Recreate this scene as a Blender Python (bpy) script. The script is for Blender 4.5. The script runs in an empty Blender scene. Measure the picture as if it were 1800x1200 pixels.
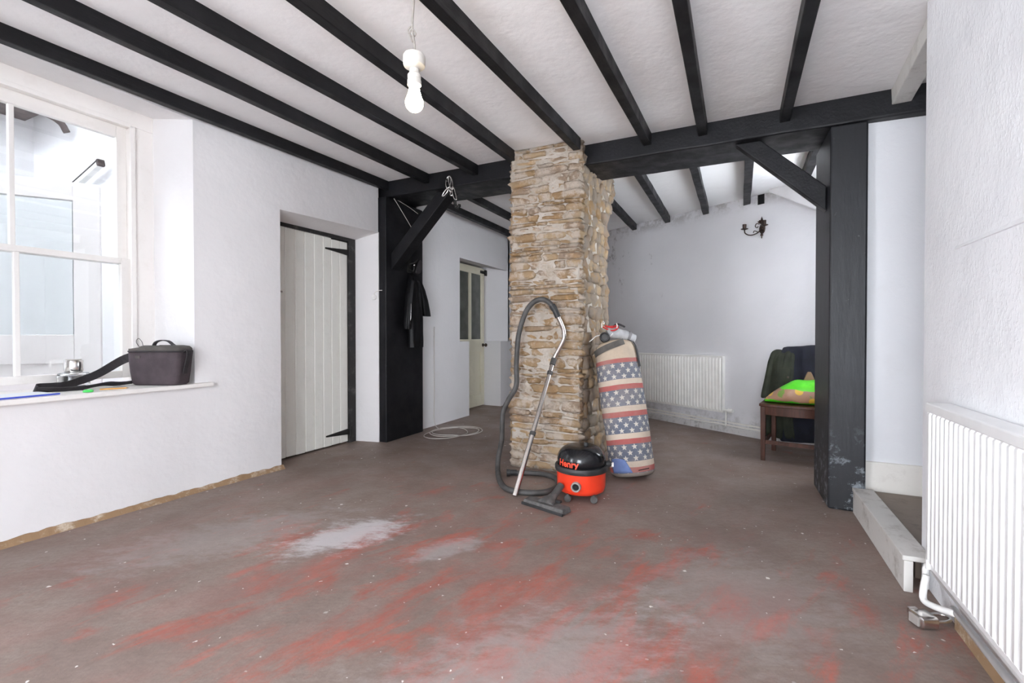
import bpy, bmesh, math, random
from mathutils import Vector, Matrix, noise

rnd = random.Random(7)
R = math.radians
scene = bpy.context.scene
col = scene.collection

# ------------------------------------------------------------------ camera, world, light, exposure
cam_d = bpy.data.cameras.new('camera')
cam_d.sensor_width = 36.0
cam_d.lens = 830.0 / 1800.0 * 36.0
cam_d.clip_start = 0.02
cam = bpy.data.objects.new('camera', cam_d)
cam.location = (0, 0, 1.0)
cam.rotation_euler = (R(90 - 0.69), 0, R(25.7))
col.objects.link(cam)
scene.camera = cam

world = bpy.data.worlds.new('overcast_sky')
scene.world = world
world.use_nodes = True
bg = world.node_tree.nodes['Background']
bg.inputs['Color'].default_value = (0.88, 0.935, 1.0, 1)
bg.inputs['Strength'].default_value = 6.6

vs = scene.view_settings
vs.view_transform = 'Standard'
vs.look = 'None'
vs.exposure = 1.86
vs.gamma = 1.0
vs.use_curve_mapping = False
try:
    scene.cycles.use_denoising = True
    scene.cycles.max_bounces = 12
    scene.cycles.diffuse_bounces = 8
    scene.cycles.transparent_max_bounces = 16
    scene.cycles.sample_clamp_indirect = 6.0
    scene.cycles.caustics_refractive = False
    scene.cycles.caustics_reflective = False
except Exception:
    pass


def portal(name, loc, rot, sx, sy):
    """daylight portal set in a wall opening: guides the sky light, gives off none itself"""
    d = bpy.data.lights.new(name, 'AREA')
    d.shape = 'RECTANGLE'
    d.size, d.size_y = sx, sy
    d.cycles.is_portal = True
    o = bpy.data.objects.new(name, d)
    o.location = loc
    o.rotation_euler = rot
    col.objects.link(o)


portal('window_portal', (-3.80, 1.1, 1.55), (0, R(-90), 0), 1.7, 1.3)
portal('added_back_portal', (-0.15, -2.86, 1.15), (R(90), 0, 0), 1.45, 2.1  # for an unseen opening added behind the camera to bring in daylight
       )
portal('added_left_portal', (-3.70, -1.75, 1.25), (0, R(-90), 0), 2.1, 1.7)  # unseen second opening, added to light the right wall and ceiling
portal('added_rear_room_portal', (1.02, 4.03, 1.60), (0, R(90), 0), 1.0, 0.8)  # unseen opening added to brighten the rear room
portal('added_passage_portal', (1.42, -2.86, 1.78), (R(90), 0, 0), 0.95, 0.65)  # unseen opening added to brighten the passage wall

# ------------------------------------------------------------------ material helpers
MATS = {}


class NT:
    def __init__(self, name):
        self.m = bpy.data.materials.new(name)
        self.m.use_nodes = True
        self.t = self.m.node_tree
        self.b = self.t.nodes['Principled BSDF']
        MATS[name] = self.m

    def n(self, typ, **kw):
        nd = self.t.nodes.new(typ)
        for k, v in kw.items():
            setattr(nd, k, v)
        return nd

    def link(self, a, b):
        self.t.links.new(a, b)

    def put(self, sock, v):
        if isinstance(v, bpy.types.NodeSocket):
            self.link(v, sock)
        elif isinstance(v, (tuple, list)) and len(v) == 3 and sock.type == 'RGBA':
            sock.default_value = (*v, 1)
        else:
            sock.default_value = v

    def math(self, op, a, b=0.0, c=None):
        nd = self.n('ShaderNodeMath', operation=op)
        self.put(nd.inputs[0], a)
        self.put(nd.inputs[1], b)
        if c is not None:
            self.put(nd.inputs[2], c)
        return nd.outputs[0]

    def coord(self, kind='Object'):
        return self.n('ShaderNodeTexCoord').outputs[kind]

    def mapping(self, v, scale=(1, 1, 1), loc=(0, 0, 0), rot=(0, 0, 0)):
        nd = self.n('ShaderNodeMapping')
        self.link(v, nd.inputs['Vector'])
        nd.inputs['Scale'].default_value = scale
        nd.inputs['Location'].default_value = loc
        nd.inputs['Rotation'].default_value = rot
        return nd.outputs[0]

    def noise(self, v, scale, detail=4, rough=0.55, dist=0.0):
        nd = self.n('ShaderNodeTexNoise')
        self.link(v, nd.inputs['Vector'])
        nd.inputs['Scale'].default_value = scale
        nd.inputs['Detail'].default_value = detail
        nd.inputs['Roughness'].default_value = rough
        nd.inputs['Distortion'].default_value = dist
        return nd.outputs['Fac']

    def voronoi(self, v, scale, feature='F1', out='Distance'):
        nd = self.n('ShaderNodeTexVoronoi', feature=feature)
        self.link(v, nd.inputs['Vector'])
        nd.inputs['Scale'].default_value = scale
        return nd.outputs[out]

    def ramp(self, f, a, b, va=0.0, vb=1.0):
        nd = self.n('ShaderNodeMapRange', interpolation_type='SMOOTHSTEP')
        self.link(f, nd.inputs[0])
        for i, x in enumerate((a, b, va, vb)):
            nd.inputs[i + 1].default_value = x
        return nd.outputs[0]

    def mix(self, f, a, b):
        nd = self.n('ShaderNodeMix', data_type='RGBA')
        self.put(nd.inputs[0], f)
        self.put(nd.inputs[6], a)
        self.put(nd.inputs[7], b)
        return nd.outputs[2]

    def sep(self, v):
        nd = self.n('ShaderNodeSeparateXYZ')
        self.link(v, nd.inputs[0])
        return nd.outputs

    def bump(self, h, strength=0.3, dist=0.01, normal=None):
        nd = self.n('ShaderNodeBump')
        nd.inputs['Strength'].default_value = strength
        nd.inputs['Distance'].default_value = dist
        self.link(h, nd.inputs['Height'])
        if normal is not None:
            self.link(normal, nd.inputs['Normal'])
        return nd.outputs[0]

    def done(self, color, rough=0.6, normal=None, metal=0.0, spec=0.5, **kw):
        self.put(self.b.inputs['Base Color'], color)
        self.put(self.b.inputs['Roughness'], rough)
        self.b.inputs['Metallic'].default_value = metal
        self.b.inputs['Specular IOR Level'].default_value = spec
        if normal is not None:
            self.link(normal, self.b.inputs['Normal'])
        for k, v in kw.items():
            self.put(self.b.inputs[k], v)
        return self.m


def simple(name, c, rough=0.5, metal=0.0, var=0.0, scale=12.0, bump=0.0, bscale=60.0, spec=0.5):
    t = NT(name)
    v = t.coord()
    color = c
    if var:
        k = t.ramp(t.noise(v, scale), 0.3, 0.7)
        color = t.mix(k, tuple(x * (1 - var) for x in c), tuple(min(1, x * (1 + var)) for x in c))
    nrm = t.bump(t.noise(v, bscale, 3), bump, 0.004) if bump else None
    return t.done(color, rough, nrm, metal, spec)


def plaster(name, c, bump=0.25, lump=0.3, gr=45, dirt=0.05, dirtcol=(0.55, 0.52, 0.5)):
    t = NT(name)
    v = t.coord()
    a = t.noise(v, 1.3, 3)
    b = t.noise(v, gr, 5, 0.6)
    l = t.noise(v, 5.0, 3)
    colr = t.mix(t.ramp(a, 0.3, 0.75), c, tuple(x * 0.95 for x in c))
    d = t.math('MULTIPLY', t.ramp(t.noise(v, 3.0, 6, 0.7), 0.55, 0.85), dirt * 4)
    colr = t.mix(d, colr, dirtcol)
    n1 = t.bump(l, lump, 0.03)
    n2 = t.bump(b, bump, 0.006, n1)
    return t.done(colr, 0.85, n2, spec=0.2)


plaster('plaster_left', (0.79, 0.772, 0.772), 0.2, 0.25)
plaster('plaster_ceiling', (0.93, 0.925, 0.93), 0.28, 0.28, 30)
plaster('plaster_plain', (0.73, 0.735, 0.755), 0.25, 0.2)
plaster('plaster_back', (0.70, 0.685, 0.69), 0.25, 0.2)
plaster('render_outside', (0.86, 0.85, 0.86), 0.2, 0.2)


def far_wall_mat():
    t = NT('plaster_far')
    v = t.coord()
    x, y, z = t.sep(v)
    a = t.noise(v, 1.1, 3)
    colr = t.mix(t.ramp(a, 0.3, 0.75), (0.73, 0.72, 0.735), (0.66, 0.652, 0.67))
    # flaking damp patches high up near the stone pillar and grime near the floor
    high = t.math('MULTIPLY', t.math('MULTIPLY', t.ramp(z, 1.35, 1.75), t.ramp(x, -0.45, -0.95)), t.ramp(t.noise(v, 2.3, 3), 0.48, 0.56))
    sp = t.ramp(t.noise(t.mapping(v, (1, 1, 0.6)), 9.0, 8, 0.75), 0.545, 0.64)
    k = t.math('MULTIPLY', sp, high)
    colr = t.mix(t.math('MULTIPLY', k, 0.7), colr, (0.24, 0.225, 0.22))
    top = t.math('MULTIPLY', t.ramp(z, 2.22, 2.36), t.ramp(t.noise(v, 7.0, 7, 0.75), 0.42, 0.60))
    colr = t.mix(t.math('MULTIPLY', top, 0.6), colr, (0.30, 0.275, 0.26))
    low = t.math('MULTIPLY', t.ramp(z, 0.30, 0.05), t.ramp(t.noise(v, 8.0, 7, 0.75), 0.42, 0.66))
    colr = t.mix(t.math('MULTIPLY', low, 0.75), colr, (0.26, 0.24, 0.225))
    n1 = t.bump(t.noise(v, 4.0, 4), 0.35, 0.03)
    n2 = t.bump(t.noise(v, 40, 5), 0.2, 0.006, n1)
    t.done(colr, 0.85, n2, spec=0.2)


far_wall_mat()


def rough_wall_mat():
    t = NT('plaster_rough')
    v = t.coord()
    a = t.ramp(t.noise(v, 1.6, 5, 0.6), 0.35, 0.7)
    colr = t.mix(a, (0.86, 0.865, 0.885), (0.78, 0.785, 0.81))
    blob = t.ramp(t.noise(t.mapping(v, (1, 1, 0.7)), 85, 4, 0.6), 0.45, 0.75)
    n1 = t.bump(t.noise(v, 6.0, 3), 0.25, 0.03)
    n2 = t.bump(blob, 0.32, 0.004, n1)
    t.done(colr, 0.6, n2, spec=0.35)


rough_wall_mat()


def floor_mat():
    t = NT('painted_concrete')
    v = t.coord()
    x, y, z = t.sep(v)
    rot = t.mapping(t.mapping(v, rot=(0, 0, R(-72))), (1.0, 2.3, 1))      # brush direction
    rot2 = t.mapping(t.mapping(v, rot=(0, 0, R(-25))), (1.0, 2.2, 1))
    base = t.mix(t.ramp(t.noise(v, 2.2, 8, 0.65), 0.3, 0.7), (0.225, 0.168, 0.142), (0.315, 0.255, 0.222))
    base = t.mix(t.ramp(t.noise(rot2, 16, 8, 0.8), 0.35, 0.75, 0.0, 0.55), base, (0.175, 0.124, 0.105))
    base = t.mix(t.ramp(t.noise(v, 70, 4, 0.8), 0.35, 0.7, 0.0, 0.35), base, (0.16, 0.115, 0.10))
    # worn red paint: diagonal brush-worn streaks, most of it in the front room
    dx = t.math('MULTIPLY', t.math('ADD', x, 0.75), 0.42)
    dy = t.math('MULTIPLY', t.math('ADD', y, -1.45), 0.62)
    dd = t.math('SQRT', t.math('ADD', t.math('MULTIPLY', dx, dx), t.math('MULTIPLY', dy, dy)))
    zone = t.ramp(dd, 0.2, 1.25, 0.075, -0.11)
    r1 = t.math('ADD', t.noise(rot, 2.6, 9, 0.66, 0.35), zone)
    red = t.math('MULTIPLY', t.ramp(r1, 0.51, 0.68), t.ramp(t.noise(rot, 22, 6, 0.75), 0.30, 0.60, 0.35, 1.0))
    redc = t.mix(t.ramp(t.noise(rot, 5, 5), 0.35, 0.7), (0.34, 0.085, 0.060), (0.50, 0.115, 0.076))
    colr = t.mix(t.math('MULTIPLY', red, 0.72), base, redc)
    haze_ = t.math('MULTIPLY', t.ramp(t.noise(rot, 1.2, 5, 0.6), 0.45, 0.65), 0.30)
    colr = t.mix(t.math('MULTIPLY', haze_, t.ramp(dd, 0.4, 1.5, 1.0, 0.15)), colr, (0.31, 0.13, 0.11))
    # chalky scrubbed patches
    for cx, cy, rx, ry, k in ((-1.76, 1.77, 0.36, 0.19, 0.80), (-1.24, 1.85, 0.24, 0.10, 0.32), (-0.6, 1.15, 0.8, 0.35, 0.22), (0.0, 2.0, 0.5, 0.45, 0.14), (-2.3, 1.5, 0.7, 0.3, 0.18)):
        ca, sa = math.cos(R(62)), math.sin(R(62))
        ux = t.math('ADD', x, -cx)
        uy = t.math('ADD', y, -cy)
        p = t.math('DIVIDE', t.math('ADD', t.math('MULTIPLY', ux, ca), t.math('MULTIPLY', uy, sa)), rx)
        q = t.math('DIVIDE', t.math('SUBTRACT', t.math('MULTIPLY', uy, ca), t.math('MULTIPLY', ux, sa)), ry)
        d = t.math('SQRT', t.math('ADD', t.math('MULTIPLY', p, p), t.math('MULTIPLY', q, q)))
        d = t.math('ADD', d, t.math('MULTIPLY', t.math('SUBTRACT', t.noise(rot2, 7, 8, 0.75), 0.5), 2.6))
        f = t.math('MULTIPLY', t.ramp(d, 1.05, 0.35), k)
        colr = t.mix(f, colr, (0.58, 0.55, 0.56))
    # splashes of white paint
    wob = t.n('ShaderNodeTexNoise')
    t.link(v, wob.inputs['Vector'])
    wob.inputs['Scale'].default_value = 60
    mixv = t.n('ShaderNodeVectorMath', operation='MULTIPLY_ADD')
    t.link(wob.outputs['Color'], mixv.inputs[0])
    mixv.inputs[1].default_value = (0.02, 0.02, 0.0)
    t.link(v, mixv.inputs[2])
    for sc, th, seed in ((7.0, 0.062, 0.0), (19.0, 0.085, 5.3)):
        vv = t.mapping(mixv.outputs[0], (1, 1, 0), loc=(seed, seed * 0.7, 0))
        vd = t.voronoi(vv, sc)
        keep = t.ramp(t.noise(vv, sc * 0.31, 2), 0.43, 0.54)
        f = t.math('MULTIPLY', t.ramp(vd, th, th * 0.55), keep)
        colr = t.mix(f, colr, (0.74, 0.70, 0.66))
    h = t.noise(v, 30, 6, 0.7)
    n1 = t.bump(t.noise(v, 2.5, 4), 0.25, 0.03)
    n2 = t.bump(h, 0.3, 0.004, n1)
    rg = t.ramp(t.noise(v, 4, 5), 0.3, 0.7, 0.50, 0.70)
    t.done(colr, rg, n2, spec=0.3)


floor_mat()


def black_mat(name, c=(0.006, 0.006, 0.007), rough=0.5, scuff=0.25):
    t = NT(name)
    v = t.coord()
    k = t.ramp(t.noise(t.mapping(v, (1, 1, 1)), 3, 6, 0.7), 0.4, 0.75)
    colr = t.mix(k, c, tuple(x * 2.1 for x in c))
    s = t.math('MULTIPLY', t.ramp(t.noise(v, 26, 6, 0.8), 0.69, 0.76), scuff)
    colr = t.mix(s, colr, (0.5, 0.49, 0.48))
    n1 = t.bump(t.noise(t.mapping(v, (6, 1, 6)), 9, 6, 0.6), 0.35, 0.006)
    t.done(colr, t.ramp(t.noise(v, 8, 4), 0.3, 0.7, rough - 0.1, rough + 0.12), n1, spec=0.3)


black_mat('black_paint', scuff=0.12)
black_mat('black_post_paint', (0.006, 0.006, 0.0075), 0.5, 0.3)


def post_mat():
    # the right-hand post: black paint, knocked back to white and blue flecks at its foot
    t = NT('worn_black_post')
    v = t.coord()
    x, y, z = t.sep(v)
    k = t.ramp(t.noise(v, 3, 6, 0.7), 0.4, 0.75)
    colr = t.mix(k, (0.007, 0.0075, 0.010), (0.016, 0.017, 0.022))
    s = t.math('MULTIPLY', t.ramp(t.noise(v, 22, 6, 0.8), 0.66, 0.74), 0.35)
    colr = t.mix(s, colr, (0.35, 0.35, 0.36))
    foot = t.math('MULTIPLY', t.ramp(z, 0.55, 0.05), t.ramp(t.noise(v, 9, 7, 0.75), 0.52, 0.62))
    colr = t.mix(t.math('MULTIPLY', foot, 0.6), colr, (0.42, 0.46, 0.50))
    n1 = t.bump(t.noise(t.mapping(v, (6, 6, 1)), 6, 6, 0.6), 0.3, 0.006)
    t.done(colr, 0.46, n1, spec=0.4)


post_mat()


def stone_mat(name, lime, wash):
    t = NT(name)
    v = t.coord()
    oi = t.n('ShaderNodeObjectInfo').outputs['Random']
    gv = t.n('ShaderNodeNewGeometry').outputs['Position']
    c1 = t.mix(t.ramp(oi, 0.0, 1.0), (0.36, 0.235, 0.125), (0.50, 0.37, 0.235))
    c1 = t.mix(t.ramp(t.math('FRACT', t.math('MULTIPLY', oi, 7.31)), 0.55, 0.9), c1, (0.36, 0.27, 0.20))
    c1 = t.mix(t.ramp(t.noise(gv, 18, 5, 0.65), 0.42, 0.72), c1, (0.50, 0.29, 0.12))
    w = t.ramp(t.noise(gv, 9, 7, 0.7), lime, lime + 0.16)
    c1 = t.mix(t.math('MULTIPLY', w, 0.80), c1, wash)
    dk = t.ramp(t.noise(gv, 30, 6, 0.75), 0.62, 0.78)
    c1 = t.mix(t.math('MULTIPLY', dk, 0.4), c1, (0.20, 0.14, 0.10))
    n1 = t.bump(t.noise(gv, 24, 8, 0.75), 1.0, 0.022)
    n2 = t.bump(t.noise(gv, 90, 4, 0.7), 0.4, 0.004, n1)
    t.done(c1, 0.9, n2, spec=0.15)


stone_mat('stone_front', 0.44, (0.62, 0.55, 0.475))
stone_mat('stone_side_shaded', 0.40, (0.31, 0.275, 0.24))  # greyer rubble; wash also darkened to paint in the side's shade


def mortar_mat():
    t = NT('lime_mortar')
    v = t.coord()
    c = t.mix(t.ramp(t.noise(v, 7, 7, 0.7), 0.35, 0.7), (0.56, 0.51, 0.45), (0.42, 0.35, 0.275))
    n1 = t.bump(t.noise(v, 20, 7, 0.7), 0.9, 0.02)
    t.done(c, 0.95, n1, spec=0.1)


mortar_mat()


def flag_mat():
    # faded print: red, cream and blue bands round the bag, three staggered rows of stars in each blue band
    t = NT('star_stripe_canvas')
    uv = t.coord('UV')
    u, v, _ = t.sep(uv)        # metres round and metres up
    v = t.math('ADD', v, t.math('MULTIPLY', t.math('SUBTRACT', t.noise(t.coord(), 5, 2), 0.5), 0.012))
    per = 0.190
    off = t.math('ADD', v, -0.035 + per * 4)
    f = t.math('MULTIPLY', t.math('FRACT', t.math('DIVIDE', off, per)), per)   # 0..per
    red_e, cream_e = 0.036, 0.074
    bv = t.math('SUBTRACT', f, cream_e)
    rh = (per - cream_e) / 3
    sp = 0.072
    row = t.math('FLOOR', t.math('DIVIDE', bv, rh))
    fy = t.math('MULTIPLY', t.math('SUBTRACT', t.math('FRACT', t.math('DIVIDE', bv, rh)), 0.5), rh)
    us = t.math('ADD', t.math('DIVIDE', u, sp), t.math('MULTIPLY', t.math('MODULO', t.math('ADD', row, 8), 2), 0.5))
    fx = t.math('MULTIPLY', t.math('SUBTRACT', t.math('FRACT', us), 0.5), sp)
    r = t.math('SQRT', t.math('ADD', t.math('MULTIPLY', fx, fx), t.math('MULTIPLY', fy, fy)))
    th = t.math('ARCTAN2', fx, fy)
    a = t.math('ABSOLUTE', t.math('SUBTRACT', t.math('MODULO', t.math('ADD', th, R(36) + R(360)), R(72)), R(36)))
    Ro, Ri = 0.0215, 0.0092
    p2 = (Ri * math.cos(R(36)), Ri * math.sin(R(36)))
    dvec = (p2[0] - Ro, p2[1])
    nrm = (dvec[1], -dvec[0])
    c = Ro * nrm[0]
    L = math.hypot(*nrm)
    e = t.math('ADD', t.math('MULTIPLY', t.math('MULTIPLY', r, t.math('COSINE', a)), nrm[0] / L),
               t.math('MULTIPLY', t.math('MULTIPLY', r, t.math('SINE', a)), nrm[1] / L))
    star = t.ramp(e, c / L + 0.0006, c / L - 0.0006)
    blue = t.mix(t.ramp(t.noise(t.coord(), 14, 5), 0.3, 0.7), (0.125, 0.142, 0.19), (0.19, 0.20, 0.235))
    cream = (0.60, 0.50, 0.40)
    bl = t.mix(star, blue, (0.60, 0.565, 0.50))
    is_c = t.math('GREATER_THAN', f, red_e)
    is_b = t.math('GREATER_THAN', f, cream_e)
    colr = t.mix(is_c, (0.42, 0.115, 0.105), cream)
    colr = t.mix(is_b, colr, bl)
    # the plain cream top and the grubby base
    colr = t.mix(t.math('GREATER_THAN', v, 0.035 + per * 4 + 0.030), colr, (0.56, 0.455, 0.345))
    low = t.math('LESS_THAN', v, 0.030)
    colr = t.mix(low, colr, (0.27, 0.235, 0.21))
    dirt = t.math('MULTIPLY', t.ramp(t.noise(t.coord(), 4, 7, 0.7), 0.38, 0.72), 0.5)
    colr = t.mix(dirt, colr, (0.33, 0.28, 0.24))
    n1 = t.bump(t.noise(t.coord(), 11, 4), 0.35, 0.02)
    t.done(colr, 0.85, n1, spec=0.2)


flag_mat()


def wood_mat(name, c, rough=0.45):
    t = NT(name)
    v = t.coord()
    k = t.ramp(t.noise(t.mapping(v, (14, 14, 1.5)), 3, 6, 0.6), 0.3, 0.7)
    t.done(t.mix(k, tuple(x * 0.65 for x in c), tuple(x * 1.25 for x in c)), rough,
           t.bump(k, 0.1, 0.003), spec=0.25)


wood_mat('chair_wood', (0.068, 0.024, 0.014), 0.45)


def worn_board(name, c, grime, amt=0.5, rough=0.55):
    t = NT(name)
    v = t.coord()
    k = t.math('MULTIPLY', t.ramp(t.noise(v, 9, 8, 0.75), 0.5, 0.68), amt)
    t.done(t.mix(k, c, grime), rough, t.bump(t.noise(v, 30, 5), 0.2, 0.004))


worn_board('step_paint', (0.62, 0.60, 0.57), (0.24, 0.20, 0.17), 0.55)
worn_board('cream_skirting', (0.74, 0.71, 0.66), (0.5, 0.46, 0.41), 0.3)
worn_board('flaking_skirting', (0.60, 0.585, 0.58), (0.19, 0.165, 0.15), 0.75)
worn_board('brown_edge', (0.30, 0.19, 0.105), (0.66, 0.57, 0.46), 0.75, 0.9)
worn_board('passage_board', (0.215, 0.165, 0.13), (0.10, 0.075, 0.06), 0.6)
worn_board('door_cream', (0.86, 0.85, 0.79), (0.74, 0.72, 0.65), 0.3, 0.4)
worn_board('door_two_cream', (0.70, 0.66, 0.52), (0.52, 0.48, 0.36), 0.3, 0.4)
worn_board('door_frame_black', (0.014, 0.013, 0.013), (0.45, 0.43, 0.41), 0.16, 0.5)
worn_board('white_joist', (0.70, 0.69, 0.66), (0.38, 0.36, 0.33), 0.5)
worn_board('window_white', (0.82, 0.79, 0.76), (0.74, 0.70, 0.66), 0.4, 0.4)
simple('radiator_white', (0.80, 0.80, 0.80), 0.3, var=0.03)
simple('radiator_cream', (0.84, 0.825, 0.785), 0.4, var=0.04)
simple('white_plastic', (0.82, 0.81, 0.79), 0.35)
simple('lamp_plastic', (0.60, 0.57, 0.52), 0.45)
simple('lamp_flex', (0.30, 0.27, 0.24), 0.7)
simple('red_plastic', (0.80, 0.050, 0.018), 0.3, var=0.1, scale=6)
simple('red_print', (0.85, 0.07, 0.03), 0.4)
simple('black_gloss', (0.010, 0.010, 0.012), 0.16, var=0.3, scale=5)
simple('black_rubber', (0.025, 0.025, 0.026), 0.5, var=0.3, bump=0.1)
simple('grey_rubber', (0.065, 0.062, 0.060), 0.55, var=0.3)
simple('dusty_plastic', (0.085, 0.080, 0.077), 0.65, var=0.4, scale=25, bump=0.2)
simple('socket_grey', (0.33, 0.30, 0.28), 0.5, var=0.2)
simple('dark_inside', (0.006, 0.006, 0.006), 0.9)
simple('chrome', (0.72, 0.70, 0.68), 0.2, 1.0)
simple('steel_tube', (0.62, 0.58, 0.55), 0.27, 1.0, var=0.12, scale=8)
simple('iron', (0.018, 0.017, 0.016), 0.5, 0.3, var=0.3)
simple('old_brass', (0.045, 0.028, 0.022), 0.4, 0.6, var=0.4, scale=30)
simple('black_leather', (0.004, 0.004, 0.005), 0.5, var=0.3, bump=0.25, bscale=40, spec=0.3)
simple('black_nylon', (0.030, 0.026, 0.029), 0.75, var=0.2, bump=0.3, bscale=160)
simple('brown_nylon', (0.058, 0.044, 0.050), 0.8, var=0.2, bump=0.35, bscale=140)
simple('grey_webbing', (0.085, 0.078, 0.070), 0.8, var=0.25, bump=0.3, bscale=120)
simple('grey_cloth', (0.42, 0.42, 0.43), 0.75, var=0.15, bump=0.2, bscale=30)
simple('lilac_grey_cloth', (0.23, 0.22, 0.225), 0.8)
simple('green_coat', (0.017, 0.020, 0.011), 0.9, var=0.3, bump=0.4, bscale=80)
simple('navy_coat', (0.006, 0.007, 0.015), 0.9, var=0.3, bump=0.4, bscale=80)
simple('tan_cloth', (0.26, 0.155, 0.095), 0.85)
simple('blue_tape', (0.16, 0.23, 0.47), 0.7, var=0.15)
simple('red_strap', (0.55, 0.020, 0.022), 0.5)
simple('paper_white', (0.80, 0.82, 0.86), 0.6)
simple('paper_blue', (0.06, 0.10, 0.55), 0.6)
simple('green_plastic', (0.06, 0.55, 0.10), 0.4)
simple('orange_wood', (0.75, 0.38, 0.08), 0.5)
simple('cable_white', (0.55, 0.51, 0.47), 0.6)
simple('cable_pale', (0.74, 0.70, 0.66), 0.5)
simple('blind_slat', (0.76, 0.785, 0.80), 0.5)
simple('outside_door', (0.84, 0.80, 0.79), 0.5)
simple('roof_dark', (0.10, 0.075, 0.07), 0.7, var=0.4)
simple('yard_paving', (0.55, 0.53, 0.52), 0.9, var=0.2)
simple('dull_glass_back', (0.115, 0.12, 0.105), 0.12, var=0.25, scale=4)


def glass_mat(name, tint=(1, 1, 1), ior=1.45, rough=0.0):
    t = NT(name)
    t.done(tint, rough, None, 0.0)
    t.b.inputs['Transmission Weight'].default_value = 1.0
    t.b.inputs['IOR'].default_value = ior


glass_mat('bottle_glass')


def pane_mat():
    # thin window glass: straight-through with a faint mirror, so that daylight passes
    t = NT('window_glass')
    nt = t.t
    out = nt.nodes['Material Output']
    tr = t.n('ShaderNodeBsdfTransparent')
    tr.inputs[0].default_value = (0.97, 0.985, 0.98, 1)
    gl = t.n('ShaderNodeBsdfGlossy')
    gl.inputs['Roughness'].default_value = 0.02
    mx = t.n('ShaderNodeMixShader')
    mx.inputs[0].default_value = 0.06
    t.link(tr.outputs[0], mx.inputs[1])
    t.link(gl.outputs[0], mx.inputs[2])
    t.link(mx.outputs[0], out.inputs['Surface'])


pane_mat()


def bulb_mat():
    t = NT('lit_bulb')
    t.done((1, 0.95, 0.85), 0.4)
    t.b.inputs['Emission Color'].default_value = (1.0, 0.80, 0.48, 1)
    t.b.inputs['Emission Strength'].default_value = 16.0


bulb_mat()


def sack_mat():
    t = NT('patterned_sack')
    v = t.coord()
    x, y, z = t.sep(v)
    w = t.math('ADD', z, t.math('MULTIPLY', t.math('SUBTRACT', t.noise(v, 7, 3), 0.5), 0.05))
    green = t.mix(t.ramp(t.noise(v, 14, 4), 0.3, 0.7), (0.08, 0.60, 0.015), (0.13, 0.72, 0.03))
    spots = t.ramp(t.voronoi(t.mapping(v, (1, 0.2, 1), loc=(0.03, 0, 0.02)), 8.5), 0.27, 0.23)
    brown = t.mix(spots, (0.42, 0.24, 0.155), (0.72, 0.45, 0.05))
    leaf = t.ramp(t.noise(v, 11, 3), 0.62, 0.66)
    brown = t.mix(leaf, brown, (0.20, 0.33, 0.07))
    c = t.mix(t.math('GREATER_THAN', w, 0.122), brown, green)
    c = t.mix(t.math('LESS_THAN', w, 0.022), c, green)
    t.done(c, 0.5, t.bump(t.noise(v, 16, 4), 0.4, 0.012))


sack_mat()


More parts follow.
